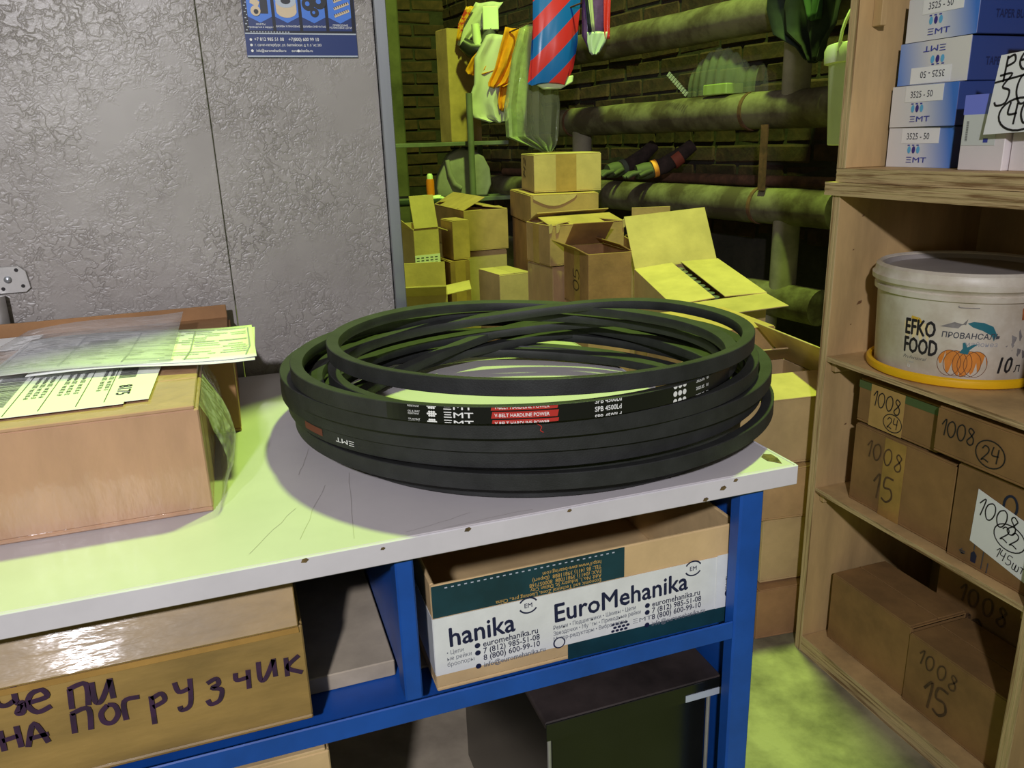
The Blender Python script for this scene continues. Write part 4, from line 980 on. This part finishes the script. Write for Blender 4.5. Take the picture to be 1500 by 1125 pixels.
MB().lathe([(0, 0), (.02, 0), (.021, .01), (.021, .085), (.018, .10), (0, .10)], 20).build('body', mat('orange_plastic', (226, 120, 20), .45), ob, smooth=True)
MB().lathe([(0, .10), (.016, .10), (.015, .118), (.010, .126), (0, .127)], 20).build('cap', PALEB, ob, smooth=True)
rag = thing('crumpled_rag', 'pale crumpled rag on the rack below the orange bottle', 'rag', (.96, 4.075, .7725))
bm = bmesh.new(); bmesh.ops.create_icosphere(bm, subdivisions=3, radius=1); rg = random.Random(2)
for v in bm.verts: v.co = Vector((v.co.x*.085, v.co.y*.022, max(0, v.co.z)*.022))*(1+rg.uniform(-.22, .22)); v.co.z = abs(v.co.z)
me = bpy.data.meshes.new('cloth'); bm.to_mesh(me); bm.free(); put('cloth', me, PALEB, rag)
tc = Carton('tall_carton', 'tall narrow carton standing on the metal rack', 1.245, 4.405, 1.0505, .19, .12, .56, 14, CARD, flaps='closed', t=.004)

# ================================================================== THINGS HANGING BY THE WALL
def cloth(name, poly, base, u, m, parent, depth=.03, folds=5, amp=.012, n=18, seed=0, thick=.004):
    """hanging cloth: outline in (u,z) filled as a folded grid; poly = list of (z, u_left, u_right)"""
    rg = random.Random(seed); uu = Vector(u).normalized(); nn = Vector((uu.y, -uu.x, 0)); vs = []; fs = []
    k = len(poly); rows = []
    for i in range(k-1):
        for t in range(4): 
            f = t/4; a, b2 = poly[i], poly[i+1]; rows.append(tuple(a[j]+(b2[j]-a[j])*f for j in range(3)))
    rows.append(poly[-1]); ph = rg.uniform(0, 6)
    for ri, (z, l, r) in enumerate(rows):
        dn = ri/len(rows)
        for i in range(n+1):
            s = i/n; off = amp*(.3+dn)*math.sin(s*folds*2*math.pi+ph+dn*1.3) + amp*.4*math.sin(s*17+dn*5+ph)
            p = uu*(l+(r-l)*s)+nn*off; vs.append((p.x, p.y, z+amp*.3*math.sin(s*9+ph)*(1 if ri in (0, len(rows)-1) else 0)))
    for j in range(len(rows)-1):
        for i in range(n): a = j*(n+1)+i; fs.append((a, a+1, a+n+2, a+n+1))
    mb = MB(); mb.add(vs, fs); me = mb.mesh(name, smooth=True); o = put(name, me, m, parent)
    sd = o.modifiers.new('s', 'SOLIDIFY'); sd.thickness = thick; sd.offset = 0
    return o
UD = Vector((math.cos(R(-14)), math.sin(R(-14)), 0))
ORG = mat('orange_cloth', (236, 152, 20), .85, var=.15, vscale=14); WCL = mat('white_cloth', (196, 194, 184), .9, var=.06); TANB = mat('tan_cloth', (176, 150, 84), .85, var=.2, vscale=12)
LNX = 0
ln = thing('hanging_line', 'taut wire running along the wall above the hung clothes', 'wire', (1.40, 4.2, 1.56))
MB().tube([(.10, .95, .01), (.0, .1, -.005), (.06, -.28, .02), (.18, -.85, .06)], .004, 8).build('wire', RUST, ln)
sh = thing('hung_tshirt', 'orange and white shirt draped over the line by the brick wall', 'shirt', (1.40, 4.2, 1.56))
cloth('shirt_left', [(-.02, -.03, .06), (-.10, -.09, .03), (-.155, -.115, .0), (-.175, -.105, -.06)], None, UD, ORG, sh, seed=1, folds=2)
cloth('shirt_white', [(.0, -.04, .07), (-.10, -.085, .05), (-.22, -.09, .03), (-.30, -.115, .02), (-.37, -.10, .03), (-.395, -.04, .02)], None, UD, WCL, sh, seed=2, folds=2).location = (0, -.02, 0)
cloth('shirt_right', [(.025, .02, .14), (-.06, .0, .12), (-.15, -.02, .08), (-.215, -.045, .05), (-.235, -.045, .01)], None, UD, ORG, sh, seed=3, folds=3).location = (0, -.045, 0)
cloth('shirt_hem', [(-.22, .0, .05), (-.30, -.01, .03), (-.34, -.005, .02)], None, UD, ORG, sh, seed=4, folds=2).location = (0, -.03, 0)
flat(disc(0, 0, .014, 16, .018), frame((.042, -.072, -.10), UD, (0, 0, 1)), mat('badge', (150, 90, 70), .7), sh, 'badge', .004)
flat(disc(0, 0, .008, 16, .011), frame((.042, -.074, -.10), UD, (0, 0, 1)), PALEB, sh, 'badge', .005)
for ch_o in sh.children: ch_o.data.transform(Matrix.Diagonal((1.45, 1.45, 1.06, 1)))
for ch_o in sh.children: ch_o.location = ch_o.location + Vector((-.02, -.06, 0))
cb = thing('clear_bag', 'clear plastic bag with tan cloth hanging between the shirt and the striped bag', 'bag', (1.444, 3.80, 1.525))
cloth('tan_cloth', [(.03, -.06, .05), (-.10, -.10, .06), (-.28, -.12, .04), (-.36, -.10, .03)], None, UD, TANB, cb, seed=5, folds=3)
cloth('film_front', [(.03, -.07, .06), (-.12, -.12, .09), (-.32, -.16, .11), (-.46, -.155, .10), (-.50, -.06, .09), (-.54, .03, .06)], None, UD, FILMG, cb, seed=6, folds=4, amp=.02, thick=.001).location = (0, -.05, 0)
# striped bag
STRIPE = bpy.data.materials.new('blue_red_stripe'); STRIPE.use_nodes = True
nt = STRIPE.node_tree; N = nt.nodes; L = nt.links; pbs = N['Principled BSDF']; pbs.inputs['Roughness'].default_value = .25
tcn = N.new('ShaderNodeTexCoord'); mpn = N.new('ShaderNodeMapping'); mpn.inputs['Rotation'].default_value = (0, R(42), 0); L.new(tcn.outputs['Object'], mpn.inputs[0])
wv = N.new('ShaderNodeTexWave'); wv.inputs['Scale'].default_value = 2.7; wv.inputs['Distortion'].default_value = 3.0; wv.inputs['Detail'].default_value = 0; wv.inputs['Detail Scale'].default_value = .5; wv.bands_direction = 'Z'; L.new(mpn.outputs[0], wv.inputs[0])
rp = N.new('ShaderNodeValToRGB'); rp.color_ramp.interpolation = 'CONSTANT'; rp.color_ramp.elements[0].color = rgb((206, 44, 62)); rp.color_ramp.elements[1].position = .5; rp.color_ramp.elements[1].color = rgb((24, 92, 220)); L.new(wv.outputs[0], rp.inputs[0]); L.new(rp.outputs[0], pbs.inputs['Base Color'])
def bag(name, label, loc, secs, m, rot=-14, group=None):
    """closed bag: secs = (z, cx, half width, half depth)"""
    t = thing(name, label, 'bag', loc, rot, group); n = 28; vs = []; fs = []
    for j, (z, cx, hw, hd) in enumerate(secs):
        for i in range(n):
            a = 2*math.pi*i/n; wob = 1+.07*math.sin(5*a+j*.7)+.05*math.sin(9*a+j)
            ca, sa = math.cos(a), math.sin(a)
            vs.append((cx+hw*math.copysign(abs(ca)**.7, ca)*wob, hd*math.copysign(abs(sa)**.8, sa)*wob, z+.006*math.sin(3*a+j)))
    k = len(secs)
    for j in range(k-1):
        for i in range(n): fs.append((j*n+i, j*n+(i+1) % n, (j+1)*n+(i+1) % n, (j+1)*n+i))
    fs.append(tuple(range(n-1, -1, -1))); fs.append(tuple((k-1)*n+i for i in range(n)))
    mb = MB(); mb.add(vs, fs); mb.build('bag_body', m, t, smooth=True); return t
sb = bag('striped_bag', 'shiny blue and red striped bag hanging by the brick wall', (1.47, 3.60, 1.28),
    [(.01, -.03, .085, .018), (.07, -.015, .095, .03), (.18, .0, .098, .035), (.30, .01, .10, .03), (.42, .015, .10, .025), (.50, .015, .09, .015)], STRIPE)
b = MB(); b.prism([(-.10, .02), (.09, .045), (.085, .015), (.03, -.012), (-.05, -.012)], -.014, .014, frame((.0, .01, 0), (1, 0, 0), (0, 0, 1))); b.build('pale_bottom', PALEB, sb, bevel=.004)
b = MB(); b.prism([(.075, .33), (.10, .36), (.115, .44), (.055, .42), (.06, .36)], -.036, -.032, frame((0, 0, 0), (1, 0, 0), (0, 0, 1))); b.build('pale_patch', PALEB, sb)
VIO = mat('violet_film', (104, 64, 150), .25, var=.25, vscale=20); CRIM = mat('crimson_film', (206, 50, 60), .3)
vb = bag('violet_bag', 'violet and crimson striped bag beside the blue and red one', (1.572, 3.377, 1.42), [(.0, -.01, .022, .012), (.05, -.01, .045, .02), (.14, .0, .055, .024), (.24, .005, .058, .02), (.34, .0, .06, .015)], VIO)
cloth('crimson_strip', [(.32, .035, .062), (.2, .03, .06), (.08, .03, .055), (.03, .035, .055)], None, (1, 0, 0), CRIM, vb, seed=8, folds=1, amp=.004).location = (0, -.03, 0)
cloth('white_strip', [(.33, -.042, -.025), (.2, -.038, -.02), (.06, -.02, -.008)], None, (1, 0, 0), WCL, vb, seed=9, folds=1, amp=.003).location = (0, -.03, 0)
cloth('navy_strip', [(.33, -.058, -.044), (.2, -.052, -.04), (.06, -.036, -.022)], None, (1, 0, 0), NAVI, vb, seed=9, folds=1, amp=.003).location = (0, -.03, 0)
cloth('silver_end', [(.06, -.04, .05), (.02, -.04, .04), (-.02, -.03, .015), (-.03, -.02, .0)], None, (1, 0, 0), SILV, vb, seed=10, folds=2, amp=.006).location = (0, -.028, 0)
# power tool in a carrier bag
tb = thing('tool_bag', 'carrier bag with a black power tool hanging above the shirt', 'bag', (1.325, 4.225, 1.49), -16)
b = MB(); b.tube([(-.10, 0, .045), (-.06, 0, .015), (.02, 0, .01), (.08, 0, .03)], [.03, .042, .05, .035], 18); b.build('tool_body', mat('black_plastic', (34, 34, 36), .35), tb, smooth=True)
b = MB(); b.tube([(.03, 0, .04), (.05, 0, .11)], [.038, .03], 14); b.build('tool_motor', mat('dark_grey_plastic', (84, 82, 84), .5), tb, smooth=True)
b = MB(); b.tube([(-.02, -.02, .03), (-.03, -.02, .13)], [.024, .02], 12); b.build('pale_bottle', PALEB, tb, smooth=True)
b = MB(); b.box(.01, -.03, .10, .09, .03, .21); b.build('white_pack', PALEB, tb, bevel=.003)
cloth('bag_film', [(.24, -.02, .12), (.16, -.08, .06), (.10, -.11, .0), (.04, -.125, -.08)], None, (1, 0, 0), WCL, tb, seed=11, folds=2, amp=.01, thick=.002).location = (0, .045, 0)
cloth('yellow_stripe', [(.22, -.07, -.03), (.14, -.115, -.085), (.06, -.13, -.11)], None, (1, 0, 0), mat('yellow_red_print', (216, 150, 30), .4, col2=(180, 50, 40), vscale=30, vlo=.45, vhi=.5), tb, seed=12, folds=1, amp=.004, thick=.002).location = (0, .030, 0)
# dark jacket over the upper pipe
jk = thing('dark_jacket', 'dark green jacket draped over the top pipe near the bookcase', 'jacket', alongpipe(.12, 1.425), -80)
cloth('jacket_front', [(.12, -.14, .16), (.02, -.15, .16), (-.06, -.12, .15), (-.11, -.02, .11), (-.16, .03, .09)], None, (1, 0, 0), DKGRN, jk, seed=13, folds=3, amp=.02).location = (0, -.098, 0)
cloth('jacket_fold', [(.14, .0, .12), (.04, .02, .10), (-.04, .05, .09)], None, (1, 0, 0), mat('green_lining', (52, 84, 56), .85), jk, seed=14, folds=2, amp=.012).location = (0, -.125, 0)
b = MB(); b.box(-.14, -.11, .10, .16, .1, .125); b.build('jacket_top', DKGRN, jk, bevel=.01)
# clear moulded packaging lying on the middle pipe
cp = thing('clear_packaging', 'ribbed clear plastic packaging lying on the middle pipe', 'packaging', alongpipe(.62, 1.192), 100)
vs = []; fs = []; n = 48; m_ = 12
for j in range(m_+1):
    for i in range(n+1):
        s = i/n; a = math.pi*j/m_; rr = .095*(1+.05*math.cos(s*2*math.pi*8)) * (.55+.45*math.sin(math.pi*min(1, s*1.15+.05)))
        vs.append((-.36*s+.12, -rr*math.cos(a)*.62, rr*math.sin(a)*1.75))
for j in range(m_):
    for i in range(n): a = j*(n+1)+i; fs.append((a, a+1, a+n+2, a+n+1))
mb = MB(); mb.add(vs, fs); mb.build('clear_shell', FILMB, cp, smooth=True)
MB().box(-.10, -.05, .0, .03, .04, .04).build('green_insert', mat('lime_card', (170, 190, 90), .5), cp, bevel=.004)
mb = MB()
for i in range(10): mb.tube([(.14-.012*i+.05, .07, .10-.009*i), (.14-.012*i+.058, .078, .085-.009*i)], .005, 6)
mb.build('crimped_edge', FILM, cp)
# gloves over the lower pipe
def glove(label, loc, rot, cuff, patch=True):
    g = thing('work_glove', label, 'glove', loc, rot, 'work gloves on the lower pipe')
    GRN = mat('green_rubber', (74, 78, 60), .7); DK = mat('dark_knit', (66, 50, 50), .95, var=.3, vscale=30)
    b = MB(); b.tube([(.0, 0, .02), (.06, 0, .035), (.13, 0, .075), (.19, 0, .12)], [.034, .036, .032, .028], 14); b.build('wrist', DK, g, smooth=True)
    b = MB(); b.tube([(.02, 0, .022), (-.02, 0, .016), (-.06, 0, .012)], [.034, .037, .03], 14); b.build('palm', GRN, g, smooth=True)
    for k in range(4): MB().tube([(-.045, -.027+k*.018, .013), (-.085, -.03+k*.02, .006), (-.12+abs(k-1.5)*.008, -.032+k*.021, -.008)], [.010, .0105, .008], 10).build('finger', GRN, g, smooth=True)
    MB().tube([(-.0, -.034, .018), (-.035, -.055, .01), (-.06, -.062, .0)], [.011, .011, .008], 10).build('thumb', GRN, g, smooth=True)
    b = MB(); b.tube([(.012, 0, .022), (.032, 0, .028)], .0385, 14); b.build('cuff_band', cuff, g, smooth=True)
    b = MB(); b.tube([(.10, -.004, .05), (.135, -.004, .073)], [.0355, .0335], 14)
    if patch: b.build('wrist_patch', mat('coral_patch', (140, 64, 48), .7), g, smooth=True)
glove('work glove with orange cuff band lying on the lower pipe', alongpipe(.98, .886, -.03), -14, mat('orange_band', (244, 150, 60), .6))
glove('work glove with grey cuff lying behind the orange-banded one', alongpipe(1.22, .886, -.02), 4, mat('grey_band', (90, 96, 84), .8), False)
